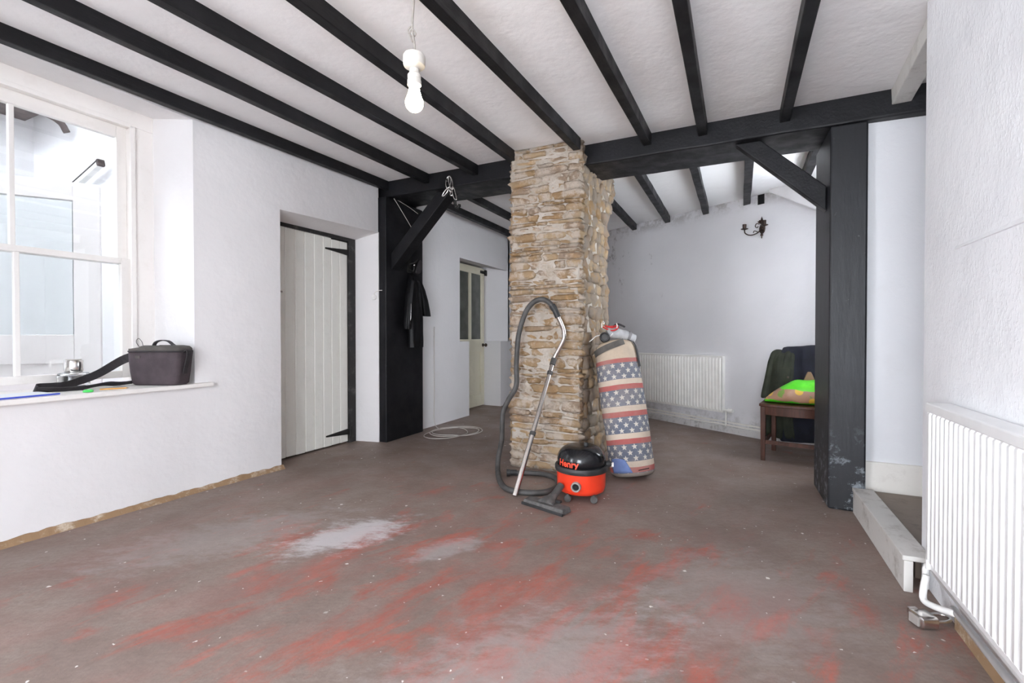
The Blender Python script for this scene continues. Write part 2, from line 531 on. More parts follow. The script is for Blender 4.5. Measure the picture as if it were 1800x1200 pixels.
# ------------------------------------------------------------------ mesh helpers
class MB:
    """collects verts and faces; build() links them as ONE mesh object"""

    def __init__(self):
        self.v, self.f, self.uv = [], [], None

    def add(self, vs_, fs_):
        k = len(self.v)
        self.v += [tuple(p) for p in vs_]
        self.f += [tuple(i + k for i in f) for f in fs_]
        return self

    def box(self, a, b):
        (x0, y0, z0), (x1, y1, z1) = a, b
        return self.hexa([(x0, y0, z0), (x1, y0, z0), (x1, y1, z0), (x0, y1, z0),
                          (x0, y0, z1), (x1, y0, z1), (x1, y1, z1), (x0, y1, z1)])

    def hexa(self, p):
        return self.add(p, [(0, 3, 2, 1), (4, 5, 6, 7), (0, 1, 5, 4), (1, 2, 6, 5), (2, 3, 7, 6), (3, 0, 4, 7)])

    def obox(self, o, ux, uy, uz):
        o, ux, uy, uz = map(Vector, (o, ux, uy, uz))
        return self.hexa([o, o + ux, o + ux + uy, o + uy, o + uz, o + ux + uz, o + ux + uy + uz, o + uy + uz])

    def lathe(self, prof, n=32, axis='z', c=(0, 0, 0), cap=True):
        vs_, fs_ = [], []
        for r, h in prof:
            for i in range(n):
                a = 2 * math.pi * i / n
                x, y = r * math.cos(a), r * math.sin(a)
                p = {'z': (x, y, h), 'y': (x, h, y), 'x': (h, x, y)}[axis]
                vs_.append((p[0] + c[0], p[1] + c[1], p[2] + c[2]))
        m = len(prof)
        for j in range(m - 1):
            for i in range(n):
                a, b = j * n + i, j * n + (i + 1) % n
                fs_.append((a, b, b + n, a + n))
        if cap:
            fs_.append(tuple(range(n - 1, -1, -1)))
            fs_.append(tuple((m - 1) * n + i for i in range(n)))
        return self.add(vs_, fs_)

    def tube(self, pts, rad, n=12, closed=False, cap=True):
        pts = [Vector(p) for p in pts]
        m = len(pts)
        rs = rad if isinstance(rad, (list, tuple)) else [rad] * m
        t0 = (pts[1] - pts[0]).normalized()
        nrm = t0.orthogonal().normalized()
        vs_, fs_ = [], []
        prev = t0
        for i, p in enumerate(pts):
            if closed:
                t = (pts[(i + 1) % m] - pts[i - 1]).normalized()
            else:
                t = (pts[min(i + 1, m - 1)] - pts[max(i - 1, 0)]).normalized()
            nrm = (prev.rotation_difference(t) @ nrm).normalized()
            prev = t
            bn = t.cross(nrm)
            for k in range(n):
                a = 2 * math.pi * k / n
                vs_.append(p + (nrm * math.cos(a) + bn * math.sin(a)) * rs[i])
        for i in range(m if closed else m - 1):
            for k in range(n):
                a, b = i * n + k, i * n + (k + 1) % n
                c, d = ((i + 1) % m) * n + (k + 1) % n, ((i + 1) % m) * n + k
                fs_.append((a, b, c, d))
        if cap and not closed:
            fs_.append(tuple(range(n - 1, -1, -1)))
            fs_.append(tuple((m - 1) * n + k for k in range(n)))
        return self.add(vs_, fs_)

    def ribbon(self, pts, width, thick, side=(0, 0, 1)):
        """a strap: flat band swept along pts, its width along 'side' (one vector or one per point)"""
        pts = [Vector(p) for p in pts]
        m = len(pts)
        vs_, fs_ = [], []
        for i, p in enumerate(pts):
            t = (pts[min(i + 1, m - 1)] - pts[max(i - 1, 0)]).normalized()
            s = Vector(side[i] if isinstance(side[0], (tuple, list, Vector)) else side)
            s = (s - t * s.dot(t)).normalized()
            u = t.cross(s).normalized()
            for a, b in ((-1, -1), (1, -1), (1, 1), (-1, 1)):
                vs_.append(p + s * (a * width / 2) + u * (b * thick / 2))
        for i in range(m - 1):
            for k in range(4):
                a, b = i * 4 + k, i * 4 + (k + 1) % 4
                fs_.append((a, b, b + 4, a + 4))
        fs_.append((3, 2, 1, 0))
        fs_.append(tuple((m - 1) * 4 + k for k in range(4)))
        return self.add(vs_, fs_)

    def loft(self, rings, cap=True):
        n = len(rings[0])
        vs_ = [p for r in rings for p in r]
        fs_ = []
        for j in range(len(rings) - 1):
            for i in range(n):
                a, b = j * n + i, j * n + (i + 1) % n
                fs_.append((a, b, b + n, a + n))
        if cap:
            fs_.append(tuple(range(n - 1, -1, -1)))
            fs_.append(tuple((len(rings) - 1) * n + i for i in range(n)))
        return self.add(vs_, fs_)

    def mesh(self, name):
        me = bpy.data.meshes.new(name)
        me.from_pydata(self.v, [], self.f)
        me.update()
        bm = bmesh.new()
        bm.from_mesh(me)
        bmesh.ops.recalc_face_normals(bm, faces=bm.faces)
        bm.to_mesh(me)
        bm.free()
        return me

    def build(self, name, mat, parent=None, smooth=False, bevel=0.0, subsurf=0, angle=None):
        me = self.mesh(name)
        o = bpy.data.objects.new(name, me)
        col.objects.link(o)
        me.materials.append(MATS[mat])
        if smooth or subsurf:
            for p in me.polygons:
                p.use_smooth = True
            if angle:
                try:
                    me.set_sharp_from_angle(angle=R(angle))
                except Exception:
                    pass
        if bevel:
            md = o.modifiers.new('bevel', 'BEVEL')
            md.width = bevel
            md.segments = 2
            md.limit_method = 'ANGLE'
        if subsurf:
            md = o.modifiers.new('subsurf', 'SUBSURF')
            md.levels = md.render_levels = subsurf
        if parent is not None:
            o.parent = parent
        return o


def tag(o, label, cat, group=None):
    o['label'] = label
    o['category'] = cat
    if group:
        o['group'] = group
    return o


def thing(name, label, cat, loc=(0, 0, 0), rotz=0.0, group=None, rot=None):
    o = bpy.data.objects.new(name, None)
    o.empty_display_size = 0.1
    o.location = loc
    o.rotation_euler = rot if rot else (0, 0, rotz)
    col.objects.link(o)
    return tag(o, label, cat, group)


def struct(o):
    o['kind'] = 'structure'
    return o


def sroot(name, loc=(0, 0, 0), rotz=0.0):
    o = bpy.data.objects.new(name, None)
    o.empty_display_size = 0.1
    o.location = loc
    o.rotation_euler = (0, 0, rotz)
    col.objects.link(o)
    return struct(o)


def spline(pts, step=0.02):
    """Catmull-Rom through pts, about one point every step metres"""
    P = [Vector(p) for p in pts]
    P = [P[0] * 2 - P[1]] + P + [P[-1] * 2 - P[-2]]
    out = []
    for i in range(1, len(P) - 2):
        a, b, c, d = P[i - 1:i + 3]
        k = max(2, int((c - b).length / step))
        for j in range(k):
            t = j / k
            out.append(0.5 * ((2 * b) + (c - a) * t + (2 * a - 5 * b + 4 * c - d) * t * t + (3 * b - a - 3 * c + d) * t ** 3))
    out.append(P[-2])
    return out


def ceil_z(x):
    return 2.446 - 0.0257 * (x + 3.0)


def beam_y(x):
    return 3.5 - 0.0685 * (x + 3.0)


def beam_z(x):
    return 2.300 - 0.0257 * (x + 3.0)


# ------------------------------------------------------------------ the room
struct(MB().box((-3.75, -2.95, -0.12), (2.2, 8.1, 0.0)).build('floor', 'painted_concrete'))
x0, x1 = -3.14, 2.2
struct(MB().hexa([(x0, -2.95, ceil_z(x0)), (x1, -2.95, ceil_z(x1)), (x1, 8.1, ceil_z(x1)), (x0, 8.1, ceil_z(x0)),
                  (x0, -2.95, 2.62), (x1, -2.95, 2.62), (x1, 8.1, 2.62), (x0, 8.1, 2.62)]).build('ceiling', 'plaster_ceiling'))

# left wall: window bay, plain stretch, deep lintel over the plank door, pillar
XW, XB = -3.13, -3.75
m = MB()
m.box((XB, -2.95, 0), (XW, -2.62, 2.60))
m.box((XB, -2.62, 0), (XW, -0.88, 0.16))  # foot of an opening added out of view for more daylight
m.box((XB, -2.62, 2.34), (XW, -0.88, 2.60))
m.box((XB, -0.88, 0), (XW, 0.38, 2.60))
m.box((XB, 0.38, 0), (XW, 1.835, 0.672))
m.hexa([(XB, 0.38, 2.50), (XW, 0.38, 2.37), (XW, 1.835, 2.37), (XB, 1.835, 2.50),
        (XB, 0.38, 2.62), (XW, 0.38, 2.62), (XW, 1.835, 2.62), (XB, 1.835, 2.62)])
XM, XP = -3.10, -3.05
m.hexa([(XB, 1.835, 0), (XW, 1.835, 0), (XM, 2.44, 0), (XB, 2.44, 0), (XB, 1.835, 2.6), (XW, 1.835, 2.6), (XM, 2.44, 2.6), (XB, 2.44, 2.6)])
m.hexa([(XB, 2.44, 1.80), (XM, 2.44, 1.945), (XP, 3.45, 1.965), (XB, 3.46, 1.80),
        (XB, 2.44, 2.60), (XM, 2.44, 2.60), (XP, 3.45, 2.60), (XB, 3.46, 2.60)])
m.hexa([(XB, 3.40, 0), (-3.30, 3.40, 0), (XP, 3.45, 0), (XP, 3.46, 0),
        (XB, 3.40, 1.96), (-3.30, 3.40, 1.96), (XP, 3.45, 1.97), (XP, 3.46, 1.97)])
m.box((XB, 3.44, 0), (-3.105, 4.04, 2.60))
m.box((XB, 2.44, 0), (-3.40, 3.44, 1.90))
wl = struct(m.build('wall_left', 'plaster_left'))

# left wall of the rear room with the splayed door recess, wider above dado height
m = MB()
XR = -3.05
m.box((XB, 4.03, 0), (XR, 4.88, 2.60))
m.hexa([(XB, 4.88, 0), (XR, 4.88, 0), (XR, 5.10, 0), (XB, 5.40, 0),
        (XB, 4.88, 0.93), (XR, 4.88, 0.93), (XR, 5.10, 0.93), (XB, 5.40, 0.93)])
m.hexa([(XB, 4.88, 0.93), (XR, 4.88, 0.93), (-3.33, 5.22, 0.93), (XB, 5.40, 0.93),
        (XB, 4.88, 2.0), (XR, 4.88, 2.0), (-3.33, 5.22, 2.0), (XB, 5.40, 2.0)])
m.hexa([(XB, 4.88, 1.99), (-3.33, 4.88, 1.99), (-3.33, 6.25, 1.99), (XB, 6.25, 1.99),
        (XB, 4.88, 2.60), (XR, 4.88, 2.60), (XR, 6.25, 2.60), (XB, 6.25, 2.60)])
m.hexa([(-3.33, 4.88, 1.99), (XR, 4.88, 1.945), (XR, 6.25, 1.945), (-3.33, 6.25, 1.99),
        (-3.33, 4.88, 2.60), (XR, 4.88, 2.60), (XR, 6.25, 2.60), (-3.33, 6.25, 2.60)])
m.hexa([(XB, 5.98, 0), (-3.30, 5.98, 0), (XR, 5.965, 0), (XR, 6.21, 0),
        (XB, 5.98, 0.925), (-3.30, 5.98, 0.925), (XR, 5.965, 0.925), (XR, 6.21, 0.925)])
m.hexa([(XB, 6.0, 0.92), (-3.30, 6.0, 0.92), (XR, 6.20, 0.92), (XR, 6.24, 0.92),
        (XB, 6.0, 2.0), (-3.30, 6.0, 2.0), (XR, 6.20, 2.0), (XR, 6.24, 2.0)])
m.box((XB, 6.20, 0), (XR, 8.1, 2.60))
m.box((XB, 5.2, 0), (-3.42, 6.1, 2.0))
struct(m.build('wall_rear_left', 'plaster_back'))

# diagonal far wall
FO = Vector((-1.585, 6.283, 0))
FD = Vector((0.846, -0.533, 0)).normalized()
FN = Vector((0.533, 0.846, 0)).normalized()


def far(s, d, z):
    """s metres along the far wall from its left corner by the pillar, d metres in front of it, height z"""
    p = FO + FD * s - FN * d
    return Vector((p.x, p.y, z))


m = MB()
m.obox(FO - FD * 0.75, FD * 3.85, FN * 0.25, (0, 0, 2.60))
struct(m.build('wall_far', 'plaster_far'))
# the rear room runs on behind the pillar to a rear wall (out of sight)
m = MB()
pl = FO - FD * 0.75
m.obox((pl.x, pl.y, 0), (0.0, 8.1 - pl.y, 0), (0.22, 0.10, 0), (0, 0, 2.6))
m.box((-3.75, 7.9, 0), (-1.80, 8.1, 2.6))
struct(m.build('wall_rear', 'plaster_back'))

# right wall with the radiator, the wall past the post, the passage, the wall behind the camera
struct(MB().box((0.68, -2.95, 0), (0.80, 2.47, 2.60)).build('wall_right', 'plaster_rough'))
m = MB()
m.box((0.645, 3.31, 0), (2.2, 3.50, 2.60))
m.box((0.90, 3.50, 0), (1.05, 3.62, 2.60))
m.box((0.90, 4.45, 0), (1.05, 5.2, 2.60))
m.box((0.90, 3.62, 0), (1.05, 4.45, 1.10))  # opening added out of view so daylight reaches the rear room
m.box((0.90, 3.62, 2.10), (1.05, 4.45, 2.60))
struct(m.build('wall_passage', 'plaster_plain'))
struct(MB().box((2.05, -2.95, 0), (2.2, 3.31, 2.60)).build('wall_passage_end', 'plaster_plain'))
m = MB()
m.box((-3.75, -2.95, 0), (-0.90, -2.83, 2.60))
m.box((0.60, -2.95, 0), (0.90, -2.83, 2.60))
m.box((1.95, -2.95, 0), (2.2, -2.83, 2.60))
m.box((0.90, -2.95, 2.10), (1.95, -2.83, 2.60))  # head of an opening added out of view to light the passage
m.box((0.90, -2.95, 0), (1.95, -2.83, 1.45))
m.box((-0.90, -2.95, 2.20), (0.60, -2.83, 2.60))  # large opening added out of view for daylight from behind
m.box((-0.90, -2.95, 0), (0.60, -2.83, 0.10))
for xx in (-0.185,):
    m.box((xx, -2.94, 0.1), (xx + 0.07, -2.85, 2.2))
struct(m.build('wall_behind', 'plaster_plain'))
# plaster seam standing proud on the right wall
struct(MB().hexa([(0.681, 2.16, 1.300), (0.681, 0.4, 1.300), (0.681, 0.4, 1.33), (0.681, 2.16, 1.312),
                  (0.676, 2.16, 1.302), (0.670, 0.4, 1.302), (0.679, 0.4, 1.33), (0.679, 2.16, 1.312)]).build('trim_1', 'plaster_rough'))

# raised passage floor, step
struct(MB().box((0.66, 2.47, 0), (2.05, 3.31, 0.118)).build('floor_passage', 'passage_board'))
st = thing('step', 'worn white wooden step up into the passage beside the right post', 'step', (0.60, 2.8, 0))
MB().box((-0.015, -0.48, 0.0), (0.015, 0.435, 0.122)).build('riser', 'step_paint', st, bevel=0.003)
MB().box((-0.020, -0.48, 0.122), (0.078, 0.435, 0.142)).build('tread', 'step_paint', st, bevel=0.004)
struct(MB().box((0.645, 3.290, 0.118), (1.6, 3.312, 0.285)).build('baseboard_passage', 'cream_skirting', bevel=0.004))

# broken brown edge along the foot of the left wall: uneven fillet
m = MB()
N = 330
ys = [-2.8 + i * (2.45 + 2.8) / N for i in range(N + 1)]
rings = []
for yy in ys:
    w = 0.016 + 0.008 * noise.noise((yy * 5, 1.3, 0)) + 0.006 * noise.noise((yy * 23, 4, 0))
    h = 0.030 + 0.008 * noise.noise((yy * 4, 7.7, 0)) + 0.008 * noise.noise((yy * 19, 2, 0))
    xw = XW + max(0.0, yy - 1.835) * 0.0496
    rings.append([(xw - 0.03, yy, 0), (xw + w + 0.012, yy, 0), (xw + w, yy, h * 0.55), (xw + w * 0.4, yy, h), (xw - 0.03, yy, h)])
m.loft(rings)
struct(m.build('baseboard_left', 'brown_edge'))

# ------------------------------------------------------------------ window 1: sash window in the bay
wr = sroot('window_1', (-3.60, 1.11, 0.70))
# local: x into room, y along wall, z up from the sill
hw = 0.72
m = MB()
m.box((-0.10, -hw - 0.008, 0.0), (0.03, -0.60, 1.66))
m.box((-0.10, 0.60, 0.0), (0.03, hw + 0.008, 1.66))
m.box((-0.10, -hw - 0.008, 1.66), (0.03, hw + 0.008, 1.80))
m.build('window_frame', 'window_white', wr, bevel=0.004)
for s in (-1, 1):
    MB().box((0.03, s * 0.60 - 0.014, 0.0), (0.045, s * 0.60 + 0.014, 1.66)).build('staff_bead', 'window_white', wr, bevel=0.003)
MB().box((0.03, -0.60, 1.646), (0.045, 0.60, 1.674)).build('staff_bead', 'window_white', wr, bevel=0.003)
for nm, xx, z0, z1, bot, top in (('lower_sash', -0.03, 0.03, 0.80, 0.045, 0.035), ('upper_sash', -0.075, 0.765, 1.66, 0.035, 0.075)):
    m = MB()
    m.box((xx, -0.60, z0), (xx + 0.04, -0.545, z1))
    m.box((xx, 0.545, z0), (xx + 0.04, 0.60, z1))
    m.box((xx, -0.545, z0), (xx + 0.04, 0.545, z0 + bot))
    m.box((xx, -0.545, z1 - top), (xx + 0.04, 0.545, z1))
    sh = m.build(nm, 'window_white', wr, bevel=0.003)
    MB().box((xx + 0.005, 0.045, z0 + bot), (xx + 0.035, 0.069, z1 - top)).build('glazing_bar', 'window_white', sh, bevel=0.003)
    for a, b in ((-0.545, 0.045), (0.069, 0.545)):
        MB().box((xx + 0.018, a, z0 + bot), (xx + 0.022, b, z1 - top)).build('pane', 'window_glass', sh)
sill = struct(MB().box((-3.62, 0.36, 0.672), (-3.085, 1.93, 0.698)).build('trim_2', 'window_white', bevel=0.005))

# ------------------------------------------------------------------ door 1: ledged plank door
dr = sroot('door_1', (-3.30, 2.45, 0))
m = MB()
m.box((-0.07, 0.865, 0), (0.015, 0.949, 1.876))
m.box((-0.07, 0.0, 1.876), (0.015, 0.949, 1.912))
fr = m.build('door_frame', 'door_frame_black', dr)
pw = 0.865 / 9
for i in range(9):
    dz = 0.004 * rnd.random()
    a = MB()
    a.box((-0.03, i * pw + 0.0015, 0.012 + dz), (0.0, (i + 1) * pw - 0.0015, 1.878 - (0.010 if i > 6 else 0)))
    a.build('plank', 'door_cream', dr, bevel=0.006)
MB().box((-0.045, 0.0, 0.012), (-0.028, 0.865, 1.85)).build('door_back', 'door_cream', dr)
for zz in (1.775, 0.105):
    h = MB()
    h.hexa([(0.0, 0.885, zz - 0.028), (0.012, 0.885, zz - 0.028), (0.010, 0.60, zz - 0.006), (0.0, 0.60, zz - 0.006),
            (0.0, 0.885, zz + 0.028), (0.012, 0.885, zz + 0.028), (0.010, 0.60, zz + 0.006), (0.0, 0.60, zz + 0.006)])
    h.lathe([(0.004, -0.05), (0.014, -0.05), (0.014, 0.05), (0.004, 0.05)], 12, 'z', (0.012, 0.882, zz))
    h.build('strap_hinge', 'iron', dr)
la = MB()
la.box((0.0, 0.105, 1.31), (0.012, 0.135, 1.375))
la.box((0.012, 0.085, 1.345), (0.022, 0.150, 1.358))
la.build('latch', 'steel_tube', dr, bevel=0.002)

# ------------------------------------------------------------------ door 2: half-glazed cream door
dr = sroot('door_2', (-3.32, 5.20, 0.008))
H2, L2 = 1.955, 0.775
m = MB()
for a, b in ((0.0, 0.085), (0.355, 0.415), (L2 - 0.085, L2)):
    m.box((-0.04, a, 0 if a != 0.355 else 0.945), (0.0, b, H2 if a != 0.355 else H2 - 0.10))
for a, b in ((0.0, 0.16), (0.78, 0.945), (H2 - 0.10, H2)):
    m.box((-0.04, 0.085, a), (0.0, L2 - 0.085, b))
m.build('door_leaf', 'door_two_cream', dr, bevel=0.004)
MB().box((-0.03, 0.08, 0.15), (-0.018, L2 - 0.08, 0.79)).build('lower_panel', 'door_two_cream', dr)
pm = MB()
for a, b, c, d in ((0.085, 0.16, 0.10, 0.79), (0.675, 0.16, 0.69, 0.79), (0.085, 0.16, 0.69, 0.175), (0.085, 0.765, 0.69, 0.78)):
    pm.box((-0.020, a, b), (-0.004, c, d))
pm.build('panel_moulding', 'door_two_cream', dr, bevel=0.002)
for a, b in ((0.085, 0.355), (0.415, L2 - 0.085)):
    MB().box((-0.024, a, 0.945), (-0.018, b, H2 - 0.10)).build('pane', 'dull_glass_back', dr)
kn = MB()
kn.lathe([(0.006, 0.0), (0.024, 0.0), (0.024, 0.006), (0.009, 0.010), (0.009, 0.030), (0.022, 0.040), (0.026, 0.052), (0.018, 0.064), (0.002, 0.066)], 20, 'x', (0, L2 - 0.045, 0.86))
kn.build('knob', 'old_brass', dr, smooth=True, angle=50)
bo = MB()
bo.box((0.0, L2 - 0.12, H2 - 0.075), (0.012, L2 + 0.03, H2 - 0.035))
bo.box((0.012, L2 - 0.02, H2 - 0.10), (0.03, L2 + 0.03, H2 - 0.02))
bo.tube([(0.02, L2 - 0.13, H2 - 0.055), (0.02, L2 + 0.035, H2 - 0.055)], 0.008, 10)
bo.build('bolt', 'iron', dr, bevel=0.002)

# ------------------------------------------------------------------ beams and joists
WORDS = ['against the window wall', 'second from the window wall', 'third from the window wall',
         'fourth from the window wall, just behind the lit bulb', 'running into the stone pillar front',
         'first to the right of the stone pillar', 'second to the right of the stone pillar',
         'third to the right of the stone pillar']
ENDS = [((-3.135, 0.972), (-3.020, 3.462)), ((-2.625, 0.873), (-2.540, 3.382)), ((-2.150, 1.081), (-2.018, 3.38)),
        ((-1.632, 1.31), (-1.600, 3.226)), ((-1.143, 1.526), (-1.074, 3.143)), ((-0.640, 1.748), (-0.602, 3.336)),
        ((-0.243, 1.923), (-0.247, 3.288)), ((0.222, 2.127), (0.215, 3.187))]


def joist(name, xa, ya, xb, yb, width, depth, mat, wob=0.004):
    """hand-hewn joist hung under the ceiling from (xa, ya) to (xb, yb); x is its left edge"""
    m = MB()
    n = 14
    rings = []
    s = rnd.random() * 50
    for i in range(n + 1):
        t = i / n
        x, y = xa + (xb - xa) * t, ya + (yb - ya) * t
        j = wob * noise.noise((t * 7, s, 0))
        k = wob * noise.noise((t * 9, s + 9, 0))
        zc = ceil_z(x) + 0.003
        zb = ceil_z(x) - depth + k
        rings.append([(x + j, y, zb), (x + width + j, y, zb), (x + width + k, y, zc), (x + k, y, zc)])
    m.loft(rings)
    return m.build(name, mat, bevel=0.004)


for (a, b), w in zip(ENDS, WORDS):
    sl = (b[0] - a[0]) / (b[1] - a[1])
    yb = beam_y(b[0]) + 0.02
    if 'stone pillar front' in w:
        yb = 3.235
    if 'lit bulb' in w:
        yb = beam_y(b[0]) + 0.02
    ya = -2.82
    o = joist('ceiling_joist', a[0] + sl * (ya - a[1]), ya, a[0] + sl * (yb - a[1]), yb, 0.054, 0.080, 'black_paint')
    tag(o, 'black front-room ceiling joist ' + w, 'beam', 'front room joists')
o = joist('ceiling_joist', 0.665, 1.6, 0.745, 3.27, 0.085, 0.085, 'white_joist')
tag(o, 'short white-painted ceiling joist above the passage beside the right wall', 'beam')

FARJ = [(-2.90, 4.0, 7.8, 'above the half-glazed door wall'), (-2.47, 4.0, 7.8, 'second from the half-glazed door wall'),
        (-1.98, 4.0, 6.48, 'seen close to the left edge of the stone pillar'),
        (-1.225, 4.0, 6.10, 'emerging from behind the right of the stone pillar'),
        (-0.79, 3.72, 5.83, 'second to the right of the stone pillar'),
        (-0.36, 3.70, 5.55, 'third to the right of the stone pillar'),
        (0.03, 3.68, 5.31, 'ending just left of the black wall vent'),
        (0.455, 3.66, 5.04, 'behind the diagonal brace of the right post')]
for xx, ya, yb, w in FARJ:
    o = joist('rear_joist', xx, ya, xx, yb, 0.062, 0.070, 'black_paint')
    tag(o, 'black rear-room ceiling joist ' + w, 'beam', 'rear room joists')


def cross_beam(name, xa, xb, d0, d1, lift, label):
    m = MB()
    n = 24
    rings = []
    for i in range(n + 1):
        x = xa + (xb - xa) * i / n
        y = beam_y(x)
        w = 0.006 * noise.noise((x * 3, d0 * 9, 0)) + 0.004 * noise.noise((x * 11, d0, 3))
        rings.append([(x, y + d0 + w, beam_z(x) + lift + w), (x, y + d1 + w, beam_z(x) + lift - w), (x, y + d1, ceil_z(x) + 0.015), (x, y + d0, ceil_z(x) + 0.015)])
    m.loft(rings)
    return tag(m.build(name, 'black_post_paint', bevel=0.012), label, 'beam')


cross_beam('main_beam', -3.10, 1.9, 0.0, 0.21, 0.0, 'long black main beam crossing the room above both posts')
cross_beam('rear_beam', -3.10, 0.9, 0.213, 0.44, 0.012, 'black secondary beam fixed behind the main cross beam')

o = MB().box((-3.10, 3.462, 0), (-2.968, 4.03, 2.298)).build('timber_post', 'black_post_paint', bevel=0.008)
tag(o, 'broad black timber post by the plank door with a jacket on it', 'post')
MBp = MB().hexa([(0.468, 3.252, 0), (0.645, 3.240, 0), (0.645, 3.70, 0), (0.455, 3.72, 0),
                 (0.468, 3.258, 2.205), (0.645, 3.248, 2.201), (0.645, 3.70, 2.20), (0.455, 3.72, 2.205)])
o = MBp.build('timber_post', 'worn_black_post', bevel=0.010)
tag(o, 'tall worn black timber post beside the white step', 'post')


def brace(name, p, q, wid, dep, y0, label):
    """diagonal from p to q in the plane of the beam (x, z), cut upright at p and level at q"""
    (xa, za), (xb, zb) = p, q
    m = MB()
    sgn = 1 if xb > xa else -1
    a0, a1 = (xa, za), (xa, za + wid * 1.45)
    b0, b1 = (xb, zb), (xb - sgn * wid * 1.45, zb)
    v = [(a0[0], y0, a0[1]), (b0[0], y0, b0[1]), (b1[0], y0, b1[1]), (a1[0], y0, a1[1])]
    m.hexa([v[0], v[1], (v[1][0], y0 + dep, v[1][2]), (v[0][0], y0 + dep, v[0][2]),
            v[3], v[2], (v[2][0], y0 + dep, v[2][2]), (v[3][0], y0 + dep, v[3][2])])
    return tag(m.build(name, 'black_post_paint', bevel=0.006), label, 'brace')


brace('timber_brace', (-2.966, 1.625), (-2.300, 2.280), 0.105, 0.13, 3.53, 'black diagonal brace between the left post and main beam')
brace('timber_brace', (0.462, 1.745), (-0.03, 2.221), 0.100, 0.07, 3.345, 'black diagonal brace between the right post and main beam')

# white sloping boxing against the far wall behind the right brace
m = MB()
a, b = far(2.225, 0, 2.335), far(2.80, 0, 1.985)
for_ = -FN * 0.10
m.hexa([a, b, b + for_, a + for_,
        (a.x, a.y, 2.40), (b.x, b.y, 2.38), (b.x + for_.x, b.y + for_.y, 2.38), (a.x + for_.x, a.y + for_.y, 2.40)])
struct(m.build('trim_3', 'plaster_back'))

# ------------------------------------------------------------------ stone pillar
pil = thing('stone_pillar', 'rough stone pillar of limewashed rubble in the middle of the room', 'pillar', (-1.305, 3.65, 0))
PX0, PX1, PY0, PY1 = -1.575, -1.035, 3.255, 4.05
cx, cy = -1.305, 3.65


def mortar_core():
    bm = bmesh.new()
    bmesh.ops.create_cube(bm, size=1.0)
    bmesh.ops.subdivide_edges(bm, edges=bm.edges, cuts=40, use_grid_fill=True)
    for v in bm.verts:
        x = PX0 + 0.006 + (v.co.x + 0.5) * (PX1 - PX0 - 0.010) - cx
        y = PY0 + 0.004 + (v.co.y + 0.5) * (PY1 - PY0 - 0.010) - cy
        z = (v.co.z + 0.5) * (ceil_z(-1.3) + 0.01)
        if z > 2.0 and v.co.y > 0.2:
            y += min(0.20, (z - 2.0) * 0.75) * (v.co.y * 2)
        k = noise.noise_vector((x * 9, y * 9, z * 9)) * 0.010 + noise.noise_vector((x * 25, y * 25, z * 25)) * 0.005
        z = max(0, min(z, z + k.z)) if 0.02 < z < 2.3 else z
        v.co = (x + k.x, y + k.y, z)
    me = bpy.data.meshes.new('mortar')
    bm.to_mesh(me)
    bm.free()
    for p in me.polygons:
        p.use_smooth = True
    me.materials.append(MATS['lime_mortar'])
    o = bpy.data.objects.new('mortar', me)
    col.objects.link(o)
    o.parent = pil


mortar_core()
stone_meshes = {}
for kind, mat in (('f', 'stone_front'), ('s', 'stone_side_shaded')):
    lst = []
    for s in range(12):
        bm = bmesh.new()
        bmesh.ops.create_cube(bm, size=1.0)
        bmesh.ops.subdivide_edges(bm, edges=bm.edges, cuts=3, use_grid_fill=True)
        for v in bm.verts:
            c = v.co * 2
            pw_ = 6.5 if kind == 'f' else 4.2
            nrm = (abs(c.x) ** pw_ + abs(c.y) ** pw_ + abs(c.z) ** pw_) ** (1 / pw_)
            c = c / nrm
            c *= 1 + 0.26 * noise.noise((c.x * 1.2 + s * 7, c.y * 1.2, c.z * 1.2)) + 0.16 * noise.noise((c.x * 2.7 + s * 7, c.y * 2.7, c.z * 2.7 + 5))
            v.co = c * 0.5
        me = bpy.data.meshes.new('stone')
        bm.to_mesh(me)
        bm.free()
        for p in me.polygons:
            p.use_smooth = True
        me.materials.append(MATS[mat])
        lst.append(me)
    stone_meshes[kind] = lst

stuff = MB()


def put_stone(kind, c, size, rot=(0, 0, 0), shown=True):
    me = rnd.choice(stone_meshes[kind])
    if shown:
        o = bpy.data.objects.new('stone', me)
        col.objects.link(o)
        o.parent = pil
        o.location = (c[0] - cx, c[1] - cy, c[2])
        o.scale = size
        o.rotation_euler = rot
    else:
        vs_ = [(v.co.x * size[0] + c[0] - cx, v.co.y * size[1] + c[1] - cy, v.co.z * size[2] + c[2]) for v in me.vertices]
        stuff.add(vs_, [tuple(p.vertices) for p in me.polygons])


TOP = 2.405
nst = 0
z = 0.004
while z < TOP - 0.02:                                   # front: thin coursed slabs
    h = rnd.choice((0.028, 0.036, 0.044, 0.052, 0.062, 0.080)) * rnd.uniform(0.9, 1.1) * (1.0 if z > 0.75 else 1.25)
    h = min(h, TOP - z)
    x = PX0 - rnd.uniform(0.0, 0.016)
    while x < PX1 - 0.04:
        w = rnd.uniform(0.075, 0.26)
        if PX1 - (x + w) < 0.08:
            w = PX1 - x + rnd.uniform(0.0, 0.018)
        pro = rnd.uniform(-0.016, 0.008)
        put_stone('f', (x + w / 2, PY0 + 0.045 - pro, z + h / 2), (w * 1.05, 0.115, h * rnd.uniform(0.92, 1.10)),
                  (R(rnd.uniform(-3, 3)), R(rnd.uniform(-2.2, 2.2)), R(rnd.uniform(-2, 2))))
        nst += 1
        x += w + 0.004
    z += h + 0.002
z = 0.004
